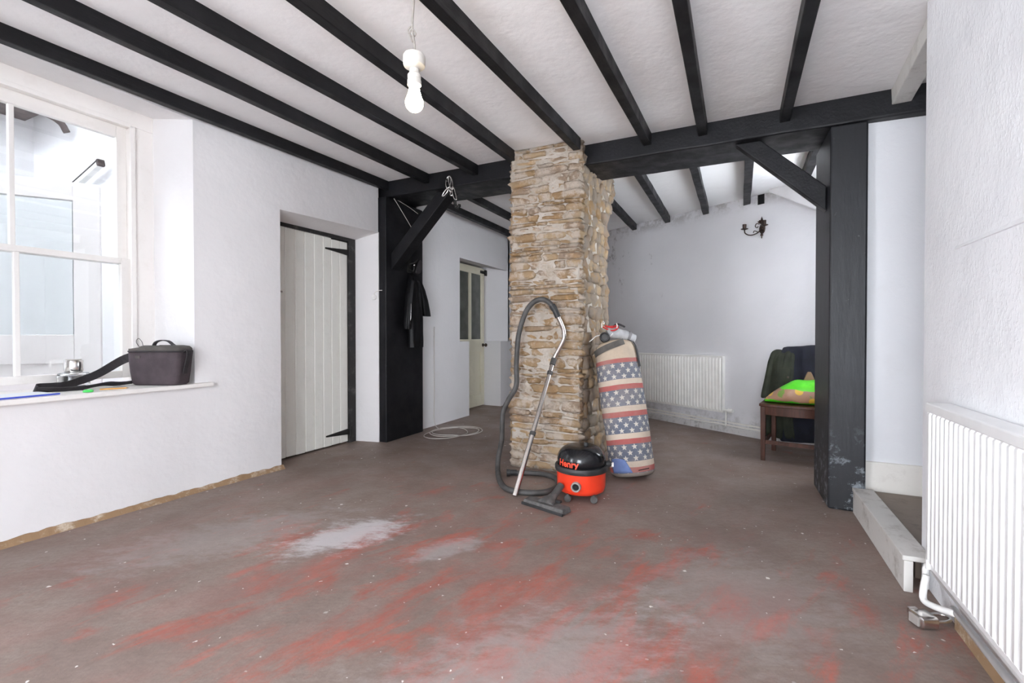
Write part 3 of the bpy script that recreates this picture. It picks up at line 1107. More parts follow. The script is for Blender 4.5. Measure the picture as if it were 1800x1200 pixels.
while z < TOP - 0.03:                                   # right side: rougher rubble
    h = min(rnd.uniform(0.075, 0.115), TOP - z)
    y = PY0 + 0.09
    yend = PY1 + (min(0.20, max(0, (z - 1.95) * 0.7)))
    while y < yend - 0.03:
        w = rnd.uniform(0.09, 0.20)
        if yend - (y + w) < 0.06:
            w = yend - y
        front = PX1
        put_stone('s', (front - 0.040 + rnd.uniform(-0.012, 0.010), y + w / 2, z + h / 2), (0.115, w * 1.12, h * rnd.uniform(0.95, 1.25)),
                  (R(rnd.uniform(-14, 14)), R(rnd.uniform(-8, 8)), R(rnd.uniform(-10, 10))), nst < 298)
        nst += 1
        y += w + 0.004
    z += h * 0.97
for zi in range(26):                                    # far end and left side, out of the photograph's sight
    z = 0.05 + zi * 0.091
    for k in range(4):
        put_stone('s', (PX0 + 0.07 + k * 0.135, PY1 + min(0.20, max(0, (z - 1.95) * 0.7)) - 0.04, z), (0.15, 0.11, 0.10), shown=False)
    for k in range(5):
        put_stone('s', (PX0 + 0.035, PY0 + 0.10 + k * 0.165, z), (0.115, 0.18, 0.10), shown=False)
sf = stuff.build('rear_stones', 'stone_side_shaded', pil, smooth=True)
sf['kind'] = 'stuff'

# ------------------------------------------------------------------ tub vacuum cleaner
V = thing('vacuum_cleaner', 'red and black tub vacuum cleaner in front of the stone pillar', 'vacuum', (-0.885, 2.835, 0), R(16))
m = MB()
m.lathe([(0.02, 0.040), (0.125, 0.040), (0.142, 0.050), (0.149, 0.075), (0.152, 0.178)], 56)
m.build('drum', 'red_plastic', V, smooth=True, angle=50)
m = MB()
m.lathe([(0.150, 0.168), (0.161, 0.170), (0.163, 0.176), (0.163, 0.196), (0.160, 0.203), (0.149, 0.205)], 56)
m.build('rim_band', 'black_rubber', V, smooth=True, angle=50)
prof = [(0.149, 0.198), (0.1485, 0.236)]
for i in range(1, 13):
    a = i / 12 * math.pi / 2
    prof.append((0.058 + 0.0905 * math.cos(a), 0.236 + 0.086 * math.sin(a)))
prof += [(0.02, 0.3235), (0.004, 0.324)]
lid = MB().lathe(prof, 56).build('lid', 'black_gloss', V, smooth=True)
MB().lathe([(0.003, 0.320), (0.013, 0.320), (0.013, 0.336), (0.010, 0.341), (0.003, 0.342)], 20, 'z', (0.03, -0.02, 0)).build('knob', 'black_rubber', lid, smooth=True, angle=40)
FA = R(-100)    # direction of the hose inlet, in the tub's own frame
ix, iy = math.cos(FA), math.sin(FA)
m = MB()
m.lathe([(0.019, 0.0), (0.030, 0.0), (0.030, 0.018), (0.027, 0.022), (0.021, 0.022), (0.019, 0.0)], 28, 'z', cap=False)
so = m.build('hose_inlet', 'socket_grey', V, smooth=True, angle=45)
so.rotation_euler = (R(90), 0, FA + R(90))
so.location = (ix * 0.147, iy * 0.147, 0.103)
sd = MB().lathe([(0.001, 0.010), (0.0205, 0.010)], 24, 'z', cap=False).build('inlet_hole', 'dark_inside', so)
# wheels: two castors in front, two behind
for k, (ax, ay) in enumerate(((-0.078, -0.118), (0.078, -0.118), (-0.105, 0.09), (0.105, 0.09))):
    c = MB()
    c.lathe([(0.005, -0.012), (0.020, -0.012), (0.0225, -0.008), (0.0225, 0.008), (0.020, 0.012), (0.005, 0.012)], 22, 'y', (ax, ay, 0.0228))
    c.box((ax - 0.006, ay - 0.016, 0.022), (ax + 0.006, ay + 0.016, 0.05))
    c.build('castor', 'dusty_plastic', V, smooth=True, angle=40)
# plug and cable tucked at the back right
pl_ = MB()
pl_.lathe([(0.010, 0.0), (0.019, 0.004), (0.021, 0.022), (0.013, 0.036), (0.006, 0.044)], 16, 'x', (0.150, 0.015, 0.205))
plug = pl_.build('plug', 'black_rubber', V, smooth=True, angle=45)
MB().box((0.185, 0.002, 0.190), (0.199, 0.028, 0.214)).build('plug_label', 'white_plastic', plug, bevel=0.003)
MB().tube(spline([(0.150, 0.02, 0.21), (0.172, 0.04, 0.22), (0.165, 0.07, 0.19), (0.150, 0.08, 0.16)], 0.01), 0.004, 8).build('cable', 'black_rubber', V, smooth=True)


def lettering(text, height, mat, parent, wrap):
    """printed word: flat glyphs laid on a surface by wrap(x, y)"""
    cu = bpy.data.curves.new('word', 'FONT')
    cu.body = text
    cu.size = height
    cu.offset = height * 0.030
    cu.align_x = 'CENTER'
    cu.resolution_u = 4
    tmp = bpy.data.objects.new('word', cu)
    col.objects.link(tmp)
    bpy.context.view_layer.update()
    me = bpy.data.meshes.new_from_object(tmp.evaluated_get(bpy.context.evaluated_depsgraph_get()))
    bpy.data.objects.remove(tmp)
    bm = bmesh.new()
    bm.from_mesh(me)
    for _ in range(2):
        bmesh.ops.subdivide_edges(bm, edges=[e for e in bm.edges if e.calc_length() > height * 0.25], cuts=1)
    bmesh.ops.triangulate(bm, faces=bm.faces)
    for v in bm.verts:
        v.co = wrap(v.co.x, v.co.y)
    bm.to_mesh(me)
    bm.free()
    me.materials.clear()
    me.materials.append(MATS[mat])
    o = bpy.data.objects.new('lettering', me)
    col.objects.link(o)
    o.parent = parent
    return o


def dome_r(z):
    if z <= 0.236:
        return 0.149
    s = min(1, (z - 0.236) / 0.086)
    return 0.058 + 0.0905 * math.cos(math.asin(s))


def wrap_dome(x, y):
    z = 0.212 + y
    r = dome_r(z) + 0.0012
    a = R(-122) + x / 0.150
    return Vector((r * math.cos(a), r * math.sin(a), z))


lettering('Henry', 0.056, 'red_print', lid, wrap_dome)

# ------------------------------------------------------------------ hose with bent tube and wand
HZ = thing('vacuum_hose', 'steel vacuum wand with long grey ribbed hose leaning on the pillar', 'vacuum hose', (-1.238, 2.612, 0))
ho = Vector((-1.238, 2.612, 0))


def rel(pts, o=ho):
    return [Vector(p) - o for p in pts]


w0, w1 = Vector((-1.238, 2.612, 0.016)), Vector((-1.190, 3.125, 0.790))
d = (w1 - w0).normalized()
MB().tube(rel([w0, w0 + d * 0.42]), 0.0165, 18).build('wand', 'steel_tube', HZ, smooth=True, angle=50)
MB().tube(rel([w0 + d * 0.40, w1]), 0.0150, 18).build('upper_wand', 'steel_tube', HZ, smooth=True, angle=50)
MB().tube(rel([w0 + d * 0.40, w0 + d * 0.425]), 0.020, 18).build('collar', 'grey_rubber', HZ, smooth=True, angle=50)
L = (w1 - w0).length
MB().tube(rel([w0 + d * (L - 0.075), w0 + d * (L - 0.05)]), 0.020, 18).build('collar', 'grey_rubber', HZ, smooth=True, angle=50)
MB().tube(rel([w0 + d * (L + 0.005), w0 + d * (L + 0.055)]), 0.020, 18).build('collar', 'grey_rubber', HZ, smooth=True, angle=50)
bend = spline([w1, w1 + d * 0.06, (-1.118, 3.155, 0.965), (-1.112, 3.15, 1.03), (-1.128, 3.135, 1.09), (-1.150, 3.12, 1.145)], 0.012)
MB().tube(rel(bend), 0.0155, 18).build('bent_tube', 'steel_tube', HZ, smooth=True, angle=50)
cuff = spline([(-1.145, 3.122, 1.130), (-1.165, 3.112, 1.180), (-1.185, 3.104, 1.215)], 0.01)
MB().tube(rel(cuff), [0.0205 + (0.003 if i > len(cuff) * 0.55 else 0) for i in range(len(cuff))], 18).build('cuff', 'black_rubber', HZ, smooth=True, angle=50)
hp = spline([(-1.180, 3.105, 1.208), (-1.215, 3.095, 1.243), (-1.262, 3.09, 1.257), (-1.325, 3.09, 1.232), (-1.385, 3.09, 1.155), (-1.432, 3.085, 1.00),
             (-1.447, 3.08, 0.80), (-1.440, 3.06, 0.64), (-1.500, 3.055, 0.535), (-1.545, 3.055, 0.43), (-1.555, 3.06, 0.25), (-1.585, 3.06, 0.10),
             (-1.545, 2.98, 0.030), (-1.425, 2.79, 0.021), (-1.315, 2.690, 0.021), (-1.180, 2.690, 0.021), (-1.085, 2.755, 0.021),
             (-1.060, 2.880, 0.021), (-1.120, 3.030, 0.021), (-1.220, 3.095, 0.021), (-1.340, 3.085, 0.021), (-1.435, 3.035, 0.021)], 0.0048)
MB().tube(rel(hp), [0.0192 if i % 2 else 0.0172 for i in range(len(hp))], 14).build('ribbed_hose', 'grey_rubber', HZ, smooth=True)
e0, e1 = hp[-1], hp[-6]
dd_ = (e0 - e1).normalized()
cu_ = [e0 - dd_ * 0.01, e0 + dd_ * 0.035, e0 + dd_ * 0.038, e0 + dd_ * 0.062]
for c_ in cu_:
    c_.z = 0.0255
MB().tube(rel(cu_), [0.0200, 0.0215, 0.0250, 0.0250], 18).build('hose_end', 'black_rubber', HZ, smooth=True, angle=40)

# ------------------------------------------------------------------ floor head lying in front
FH = thing('floor_head', 'dusty grey vacuum floor head lying in front of the tub', 'vacuum part', (-1.005, 2.545, 0), R(-17))
m = MB()
m.hexa([(-0.150, -0.042, 0.004), (0.150, -0.042, 0.004), (0.150, 0.042, 0.004), (-0.150, 0.042, 0.004),
        (-0.143, -0.034, 0.032), (0.143, -0.034, 0.032), (0.143, 0.036, 0.036), (-0.143, 0.036, 0.036)])
m.build('sole', 'dusty_plastic', FH, bevel=0.006)
MB().box((-0.151, -0.048, 0.0), (0.151, -0.040, 0.016)).build('brush_strip', 'black_rubber', FH, bevel=0.002)
rings = []
for t, w, h, zz in ((0.0, 0.060, 0.020, 0.030), (0.35, 0.050, 0.026, 0.036), (0.7, 0.034, 0.026, 0.044), (1.0, 0.024, 0.023, 0.055)):
    y = -0.01 + t * 0.085
    rings.append([(w * math.cos(a), y, zz + h * math.sin(a)) for a in [2 * math.pi * k / 16 for k in range(16)]])
MB().loft(rings).build('neck', 'dusty_plastic', FH, smooth=True, angle=60)
MB().tube([(0, 0.06, 0.052), (0.0, 0.09, 0.066), (0.0, 0.145, 0.100)], 0.022, 18).build('spigot', 'grey_rubber', FH, smooth=True, angle=50)
MB().box((0.035, 0.030, 0.034), (0.075, 0.055, 0.050)).build('pedal', 'black_rubber', FH, bevel=0.004)

# ------------------------------------------------------------------ long stars-and-stripes bag propped against the pillar
b0 = Vector((-0.675, 3.40, 0.006))
b1 = Vector((-0.852, 3.53, 0.985))
ax = (b1 - b0).normalized()
LB = (b1 - b0).length
BG = thing('canvas_bag', 'tall stars-and-stripes canvas bag leaning on the stone pillar', 'bag', tuple(b0))
q = Vector((0, 0, 1)).rotation_difference(ax)
exn, eyn = q @ Vector((1, 0, 0)), q @ Vector((0, 1, 0))
prof = [(0.004, 0.0), (0.09, 0.0), (0.135, 0.006), (0.152, 0.025), (0.157, 0.06), (0.158, 0.20), (0.158, 0.36), (0.160, 0.50), (0.161, 0.62), (0.159, 0.72), (0.157, 0.78),
        (0.156, 0.82), (0.153, 0.88), (0.148, 0.915), (0.135, 0.945), (0.105, 0.965), (0.06, 0.978), (0.004, 0.982)]
dense = []
for (r0_, h0_), (r1_, h1_) in zip(prof, prof[1:]):
    k = max(1, int((h1_ - h0_) / 0.02))
    dense += [(r0_ + (r1_ - r0_) * i / k, h0_ + (h1_ - h0_) * i / k) for i in range(k)]
dense.append(prof[-1])
n = 64
bv, bf, uvs = [], [], []
tilt_low = ax
for j, (r_, h_) in enumerate(dense):
    for i in range(n + 1):
        a = 2 * math.pi * i / n
        rr = r_ * (1 + 0.030 * noise.noise((math.cos(a) * 1.5, math.sin(a) * 1.5, h_ * 5)) + 0.010 * noise.noise((math.cos(a) * 5, math.sin(a) * 5, h_ * 14)))
        if h_ > 0.86:
            rr *= 1 + 0.022 * math.sin(a * 17) * (h_ - 0.86) / 0.1
        p = ax * h_ + (exn * math.cos(a) + eyn * math.sin(a)) * rr
        p.z = max(p.z, 0.0)
        bv.append(p)
        uvs.append((i / n * 0.072 * 14, h_))
for j in range(len(dense) - 1):
    for i in range(n):
        a = j * (n + 1) + i
        bf.append((a, a + 1, a + n + 2, a + n + 1))
me = bpy.data.meshes.new('bag_body')
me.from_pydata([tuple(p) for p in bv], [], bf)
uvl = me.uv_layers.new(name='uv')
for l in me.loops:
    uvl.data[l.index].uv = uvs[l.vertex_index]
for p in me.polygons:
    p.use_smooth = True
me.materials.append(MATS['star_stripe_canvas'])
o = bpy.data.objects.new('bag_body', me)
col.objects.link(o)
o.parent = BG


def on_bag(ang, h, lift=0.003):
    r_ = 0.158 if h < 0.8 else 0.158 - (h - 0.8) * 0.09
    for (ra, ha), (rb, hb) in zip(prof, prof[1:]):
        if ha <= h <= hb and hb > ha:
            r_ = ra + (rb - ra) * (h - ha) / (hb - ha)
    r_ *= 1.02
    p = ax * h + (exn * math.cos(ang) + eyn * math.sin(ang)) * (r_ + lift)
    return p


# angle facing the camera
camdir = (Vector((0, 0, 0.8)) - b0)
af = math.atan2(camdir.dot(eyn), camdir.dot(exn))
m = MB()
vs_, fs_ = [], []
for j in range(7):
    for i in range(9):
        t, s = i / 8, j / 6
        ang = af - 0.95 + t * (0.95 - 0.25 * s) + 0.05 * noise.noise((s * 6, t * 3, 1))
        vs_.append(on_bag(ang, 0.035 + s * 0.10 * (1 - 0.35 * (t - 0.4) ** 2), 0.004))
for j in range(6):
    for i in range(8):
        a = j * 9 + i
        fs_.append((a, a + 1, a + 10, a + 9))
m.add(vs_, fs_)
pa = m.build('blue_patch', 'blue_tape', BG, smooth=True)
sm = pa.modifiers.new('thickness', 'SOLIDIFY')
sm.thickness = 0.003
pa['label'] = 'blue repair patch'
# grey strap across the shoulder of the bag and dark strap down its right side
pts, sd_ = [], []
for i in range(15):
    t = i / 14
    ang = af - 1.15 + t * 1.65
    pts.append(on_bag(ang, 0.885 + 0.062 * t, 0.010))
    sd_.append(ax)
MB().ribbon(pts, 0.045, 0.004, sd_).build('shoulder_strap', 'grey_webbing', BG)
pts = [on_bag(af + 1.18, h, 0.008) for h in (0.76, 0.80, 0.84, 0.88, 0.915, 0.945, 0.965)]
MB().ribbon(pts, 0.028, 0.005, [(exn * -math.sin(af + 1.18) + eyn * math.cos(af + 1.18))] * 7).build('side_strap', 'black_nylon', BG)
MB().tube(spline([on_bag(af + 0.25, 0.047, 0.003), on_bag(af + 0.5, 0.050, 0.004), on_bag(af + 0.75, 0.052, 0.004)], 0.01), 0.003, 6).build('tear', 'dark_inside', BG)

# things lying on top of the bag
top = b0 + ax * 0.982
rt_ = Vector((0.901, 0.434, 0.0))           # to the right as seen from the room
rl = thing('rolled_cloth', 'pale grey rolled cloth with a strap lying on the canvas bag', 'roll', tuple(top))
pts = spline([rt_ * -0.055 + Vector((0, 0, 0.058)), rt_ * 0.03 + Vector((0, 0, 0.050)), rt_ * 0.10 + Vector((0, 0, 0.030)), rt_ * 0.155 + Vector((0, 0, 0.002))], 0.008)
rr = [0.040 + 0.004 * noise.noise((i * 0.35, 0, 3)) for i in range(len(pts))]
rr[0] = 0.030
rr[-1] = 0.030
MB().tube(pts, rr, 20).build('cloth_roll', 'grey_cloth', rl, smooth=True, angle=60)
k = int(len(pts) * 0.72)
MB().tube(pts[k:k + 3], 0.0445, 20).build('strap', 'lilac_grey_cloth', rl, smooth=True, angle=60)
bt = thing('rubber_cup', 'round black rubber cup on top of the canvas bag beside the pillar', 'cup', tuple(top + rt_ * -0.075 + Vector((0.02, -0.05, 0.022))))
q2 = MB()
q2.lathe([(0.002, -0.030), (0.033, -0.032), (0.037, -0.026), (0.037, 0.026), (0.033, 0.032), (0.029, 0.032), (0.027, 0.012), (0.002, 0.012)], 28)
ob = q2.build('cup_body', 'black_rubber', bt, smooth=True, angle=40)
ob.rotation_euler = (R(78), 0, R(10))
MB().lathe([(0.010, 0.0125), (0.018, 0.0125), (0.018, 0.017), (0.010, 0.017)], 20).build('inner_ring', 'grey_rubber', ob)
rs = thing('red_strap', 'looped red strap tangled on top of the canvas bag', 'strap', tuple(top + Vector((0.0, -0.03, 0.085))))
lp = spline([(-0.075, 0.0, 0.018), (-0.055, -0.006, 0.006), (-0.015, -0.012, -0.010), (0.020, -0.010, -0.006), (0.038, 0.0, 0.014), (0.020, 0.008, 0.026), (-0.020, 0.008, 0.020), (-0.060, 0.004, 0.026), (-0.020, 0.012, 0.010), (0.03, 0.01, 0.022)], 0.006)
MB().tube(lp, 0.0055, 8).build('red_cord', 'red_strap', rs, smooth=True)
MB().tube(spline([(0.004, -0.014, -0.032), (-0.014, -0.016, -0.048), (-0.020, -0.016, -0.060)], 0.005), 0.004, 8).build('cord_end', 'white_plastic', rs, smooth=True)
MB().tube(spline([(0.025, 0.0, 0.045), (0.032, -0.004, 0.025), (0.03, -0.008, 0.008)], 0.005), 0.0045, 8).build('buckle', 'cable_pale', rs, smooth=True)
MB().tube(spline([(0.0, 0.01, 0.022), (0.030, 0.012, 0.038), (0.065, 0.015, 0.026), (0.085, 0.015, 0.016)], 0.006), 0.007, 8).build('black_tail', 'black_nylon', rs, smooth=True)
wh = thing('metal_hook', 'slim white metal hook sticking out above the bag toward the pillar', 'hook', tuple(top + rt_ * -0.13 + Vector((0.0, -0.03, 0.02))))
MB().tube(spline([(-0.045, -0.01, -0.030), (-0.02, -0.008, -0.010), (0.0, 0.0, 0.010), (0.03, 0.01, 0.02)], 0.006), 0.0035, 8).build('hook_wire', 'white_plastic', wh, smooth=True)
MB().tube(spline([(0.045, 0.01, 0.07), (0.045, 0.01, 0.10), (0.052, 0.01, 0.12), (0.062, 0.01, 0.115), (0.060, 0.01, 0.095)], 0.006), 0.003, 8).build('hook_eye', 'chrome', wh, smooth=True)

# ------------------------------------------------------------------ chair with coats and sack
CA = R(-10)
CH = thing('dining_chair', 'dark brown wooden chair piled with coats beside the right post', 'chair', (0.155, 4.275, 0), CA)
CW, CD, SH = 0.44, 0.43, 0.445
for x_, y_, t_ in ((0.0, 0.0, 0.032), (CW - 0.036, 0.0, 0.032)):
    MB().hexa([(x_ + 0.004, y_ + 0.004, 0), (x_ + 0.034, y_ + 0.004, 0), (x_ + 0.034, y_ + 0.034, 0), (x_ + 0.004, y_ + 0.034, 0),
               (x_, y_, SH - 0.01), (x_ + 0.040, y_, SH - 0.01), (x_ + 0.040, y_ + 0.040, SH - 0.01), (x_, y_ + 0.040, SH - 0.01)]).build('front_leg', 'chair_wood', CH, bevel=0.003)
for x_ in (0.03, CW - 0.062):
    m = MB()
    for (ya, za), (yb, zb) in (((CD - 0.01, 0.0), (CD - 0.035, SH)), ((CD - 0.035, SH), (CD + 0.03, 0.86))):
        m.hexa([(x_, ya, za), (x_ + 0.034, ya, za), (x_ + 0.034, ya + 0.036, za), (x_, ya + 0.036, za),
                (x_, yb, zb), (x_ + 0.034, yb, zb), (x_ + 0.034, yb + 0.036, zb), (x_, yb + 0.036, zb)])
    m.build('back_leg', 'chair_wood', CH, bevel=0.003)


def curved_board(z0, z1, y_edge, bow, depth_back, name, mat, x0=0.0, x1=CW):
    m = MB()
    n_ = 14
    rings = []
    for i in range(n_ + 1):
        t = i / n_
        x = x0 + (x1 - x0) * t
        yf = y_edge - bow * math.sin(math.pi * t)
        rings.append([(x, yf, z0), (x, yf + depth_back, z0), (x, yf + depth_back, z1), (x, yf, z1)])
    m.loft(rings)
    return m.build(name, mat, CH, bevel=0.003)


curved_board(SH - 0.075, SH - 0.005, -0.002, 0.030, 0.026, 'seat_rail', 'chair_wood', 0.03, CW - 0.03)
m = MB()
rings = []
for i in range(15):
    t = i / 14
    x = -0.008 + (CW + 0.016) * t
    yf = -0.012 - 0.032 * math.sin(math.pi * t)
    rings.append([(x, yf, SH - 0.008), (x, CD - 0.03, SH - 0.008), (x, CD - 0.03, SH + 0.014), (x, yf + 0.004, SH + 0.014)])
m.loft(rings)
m.build('seat', 'chair_wood', CH, bevel=0.005)
for x_ in (0.010, CW - 0.034):
    MB().box((x_, 0.03, SH - 0.07), (x_ + 0.022, CD - 0.02, SH - 0.006)).build('side_rail', 'chair_wood', CH)
    MB().box((x_ + 0.004, 0.03, 0.125), (x_ + 0.020, CD - 0.01, 0.150)).build('stretcher', 'chair_wood', CH)
MB().box((0.02, 0.010, 0.135), (CW - 0.02, 0.028, 0.165)).build('stretcher', 'chair_wood', CH)
MB().box((0.03, CD - 0.03, SH - 0.065), (CW - 0.03, CD - 0.01, SH - 0.01)).build('back_rail', 'chair_wood', CH)
for z_ in (0.60, 0.79):
    yb_ = CD - 0.035 + (z_ - SH) / 0.415 * 0.065
    MB().box((0.05, yb_ + 0.006, z_), (CW - 0.05, yb_ + 0.026, z_ + 0.07)).build('back_slat', 'chair_wood', CH, bevel=0.003)


def chair_pt(x, y, z):
    c, s = math.cos(CA), math.sin(CA)
    return Vector((0.155 + x * c - y * s, 4.275 + x * s + y * c, z))


def drape(name, label, mat, x0, x1, ztop, zf, zb, seed, thick=0.022, dx=0.0, taper=0.0):
    """a coat hung over the chair back: a folded sheet, front flap and back flap"""
    root = thing(name, label, 'coat', tuple(chair_pt((x0 + x1) / 2, CD, SH)), CA)
    nx, path = 22, []
    yb0 = CD - 0.035
    prof_ = []
    for i in range(13):                       # front flap going up
        t = i / 12
        z_ = zf + (ztop - 0.03 - zf) * t
        prof_.append((yb0 + (z_ - SH) * 0.157 - 0.030 - 0.02 * (1 - t), z_))
    yt = yb0 + (ztop - SH) * 0.157
    for i in range(1, 7):                     # over the top
        a = math.pi * i / 7
        prof_.append((yt + 0.018 - math.cos(a) * 0.046, ztop - 0.03 + math.sin(a) * 0.032))
    for i in range(13):                       # back flap
        t = i / 12
        z_ = ztop - 0.03 + (zb - ztop + 0.03) * t
        prof_.append((yt + 0.066 + 0.02 * t, z_))
    vs_, fs_ = [], []
    xm = (x0 + x1) / 2
    for j, (y_, z_) in enumerate(prof_):
        for i in range(nx):
            t = i / (nx - 1)
            s_ = j / (len(prof_) - 1)
            hgt_ = max(0.0, min(1.0, (z_ - zf) / (ztop - zf)))
            x_ = x0 + (x1 - x0) * t + taper * hgt_ ** 2 * (1 - t)
            edge = 0.030 * noise.noise((s_ * 4, (t > 0.5) * 5 + seed, 0)) * abs(2 * t - 1)
            f = 0.030 * noise.noise((t * 5 + seed, s_ * 2, 0)) + 0.014 * noise.noise((t * 12 + seed, s_ * 4, 4))
            sg = -1 if j < 15 else 1
            zz = z_ + 0.016 * noise.noise((t * 3, seed, 0)) - (0.05 * max(0, abs(2 * t - 1) - 0.75) ** 1.0 if 10 < j < 22 else 0)
            vs_.append((x_ + edge + dx * s_ - xm, y_ + sg * f - CD, zz - SH))
    for j in range(len(prof_) - 1):
        for i in range(nx - 1):
            a = j * nx + i
            fs_.append((a, a + 1, a + nx + 1, a + nx))
    o = MB().add(vs_, fs_).build('cloth', mat, root, smooth=True)
    md = o.modifiers.new('thickness', 'SOLIDIFY')
    md.thickness = thick
    md.offset = 0
    md = o.modifiers.new('round', 'SUBSURF')
    md.levels = md.render_levels = 1
    return root


gc = drape('coat', 'dark green coat hanging over the left of the chair back', 'green_coat', -0.040, 0.20, 0.868, 0.462, 0.09, 3.1, taper=0.075)
MB().lathe([(0.001, -0.004), (0.008, -0.003), (0.008, 0.003), (0.001, 0.004)], 14, 'y', (0.083, -0.135, 0.21)).build('button', 'old_brass', gc)
nc = drape('coat', 'dark navy coat draped over the chair back beside the green one', 'navy_coat', 0.075, 0.455, 0.905, 0.50, 0.07, 8.4, 0.02, taper=0.02)
m = MB()
m.hexa([(-0.01, -0.155, 0.14), (0.11, -0.155, 0.14), (0.11, -0.12, 0.14), (-0.01, -0.12, 0.14),
        (0.035, -0.135, 0.26), (0.06, -0.135, 0.26), (0.06, -0.10, 0.26), (0.035, -0.10, 0.26)])
m.build('tan_lining', 'tan_cloth', nc, bevel=0.006)
# patterned sack on the seat
SK = thing('patterned_sack', 'bright green and brown patterned sack lying on the chair seat', 'sack', tuple(chair_pt(0.265, 0.17, SH + 0.015)), CA)
rings = []
for i in range(13):
    t = i / 12
    x = -0.255 + 0.50 * t
    hgt = 0.190 * (0.10 + 0.90 * min(1, (t / 0.42)) ** 0.8) * (1 - 0.12 * max(0, t - 0.6))
    dep = 0.05 + 0.095 * min(1, t / 0.35)
    ring = []
    for k in range(20):
        a = 2 * math.pi * k / 20
        ca, sa = math.cos(a), math.sin(a)
        yy = dep * math.copysign(abs(ca) ** 0.8, ca) - 0.03
        zz = hgt * 0.5 + hgt * 0.5 * math.copysign(abs(sa) ** 0.7, sa)
        f = 0.020 * noise.noise((x * 9, yy * 9, zz * 9)) + 0.012 * noise.noise((x * 22, yy * 22, zz * 22))
        ring.append((x + f, yy + f * (-1 if ca < 0 else 1), max(0.001, zz + f)))
    rings.append(ring)
MB().loft(rings).build('sack_body', 'patterned_sack', SK, subsurf=1)

# ------------------------------------------------------------------ radiators
def radiator(name, label, loc, rotz, length, z0, z1, pitch, mat, topw=0.0, depth=0.05, side=1):
    """local x along the wall, -y out into the room"""
    r = thing(name, label, 'radiator', loc, rotz)
    m = MB()
    nfl = int(round(length / pitch))
    xs, pr = [], []
    for i in range(nfl):
        a = i * length / nfl
        p_ = length / nfl
        for t, d_ in ((0.0, 0.0), (0.14, 0.013), (0.46, 0.013), (0.60, 0.0)):
            xs.append(a + t * p_)
            pr.append(d_)
    xs.append(length)
    pr.append(0)
    e = 0.014
    vs_, fs_ = [], []
    lv = [(z0, 0.0), (z0 + e, 0.0), (z0 + e + 0.02, 1.0), (z1 - e - 0.02, 1.0), (z1 - e, 0.0), (z1, 0.0)]
    for z_, k_ in lv:
        for x_, d_ in zip(xs, pr):
            vs_.append((x_, -depth - d_ * k_, z_))
    n_ = len(xs)
    for j in range(len(lv) - 1):
        for i in range(n_ - 1):
            a = j * n_ + i
            fs_.append((a, a + 1, a + n_ + 1, a + n_))
    m.add(vs_, fs_)
    m.box((0, -depth + 0.0005, z0), (length, -depth + 0.012, z1))
    m.build('front_panel', mat, r, smooth=True, angle=40)
    for x_ in (0.15, length - 0.19):
        MB().box((x_, -depth + 0.01, z0 + 0.05), (x_ + 0.04, -0.001, z1 - 0.05)).build('bracket', mat, r)
    return r


rr_ = radiator('radiator', 'large white panel radiator on the rough right wall', (0.68, 2.17, 0), R(-90), 1.55, 0.165, 0.755, 0.037, 'radiator_white', depth=0.058)
m = MB()
m.box((-0.006, -0.075, 0.728), (1.556, -0.003, 0.762))
m.build('top_cover', 'radiator_white', rr_, bevel=0.005)
MB().box((-0.006, -0.070, 0.160), (0.004, -0.003, 0.735)).build('end_cover', 'radiator_white', rr_, bevel=0.003)
MB().tube([(0.0, -0.045, 0.158), (1.55, -0.045, 0.158)], 0.014, 14).build('bottom_tube', 'radiator_white', rr_, smooth=True)
MB().tube(spline([(-0.005, -0.045, 0.165), (-0.035, -0.050, 0.165), (-0.052, -0.055, 0.145), (-0.045, -0.058, 0.110), (-0.015, -0.068, 0.085)], 0.01), 0.011, 12).build('valve_elbow', 'white_plastic', rr_, smooth=True)
MB().tube(spline([(-0.010, -0.066, 0.135), (-0.002, -0.075, 0.09), (0.02, -0.080, 0.055), (0.07, -0.060, 0.060), (0.13, -0.028, 0.078)], 0.01), 0.011, 12).build('feed_pipe', 'white_plastic', rr_, smooth=True)
MB().tube([(0.10, -0.026, 0.080), (1.55, -0.026, 0.080)], 0.011, 12).build('low_pipe', 'radiator_white', rr_, smooth=True)
struct(MB().box((0.668, -2.8, 0), (0.682, 2.10, 0.062)).build('baseboard_right', 'brown_edge'))

p = far(0.485, 0.0, 0)
fr_ = radiator('radiator', 'cream panel radiator on the far wall beside the canvas bag', (p.x, p.y, 0), math.atan2(FD.y, FD.x), 1.235, 0.208, 0.787, 0.0385, 'radiator_cream', depth=0.05)
MB().box((0, -0.052, 0.777), (1.235, -0.004, 0.790)).build('top_edge', 'radiator_cream', fr_, bevel=0.002)
MB().box((1.225, -0.050, 0.208), (1.237, -0.004, 0.787)).build('end_edge', 'radiator_cream', fr_)
m = MB()
m.tube([(1.237, -0.035, 0.235), (1.30, -0.035, 0.235)], 0.012, 12)
m.tube([(1.295, -0.035, 0.235), (1.345, -0.035, 0.235)], 0.022, 14)
m.tube([(1.270, -0.035, 0.240), (1.270, -0.035, 0.075)], 0.008, 10)
m.build('valve', 'radiator_cream', fr_, smooth=True, angle=40)
for z_, d_, nm in ((0.118, 0.030, 'upper'), (0.088, 0.033, 'lower')):
    a, b = far(-0.6, d_, z_), far(3.0, d_, z_ - 0.004)
    o = MB().tube([a, b], 0.0085, 10).build('heating_pipe', 'cream_skirting', smooth=True)
    tag(o, nm + ' of two painted heating pipes running along the far wall', 'pipe', 'far wall pipes')
m = MB()
s0 = -0.6
for L_ in (1.22, 0.10, 0.60, 1.6):
    k = rnd.uniform(0, 0.006)
    a = far(s0, 0.018 + k, 0)
    m.obox(a, FD * (L_ - 0.004), FN * (0.018 + k), (0, 0, 0.070 - k * 2))
    s0 += L_
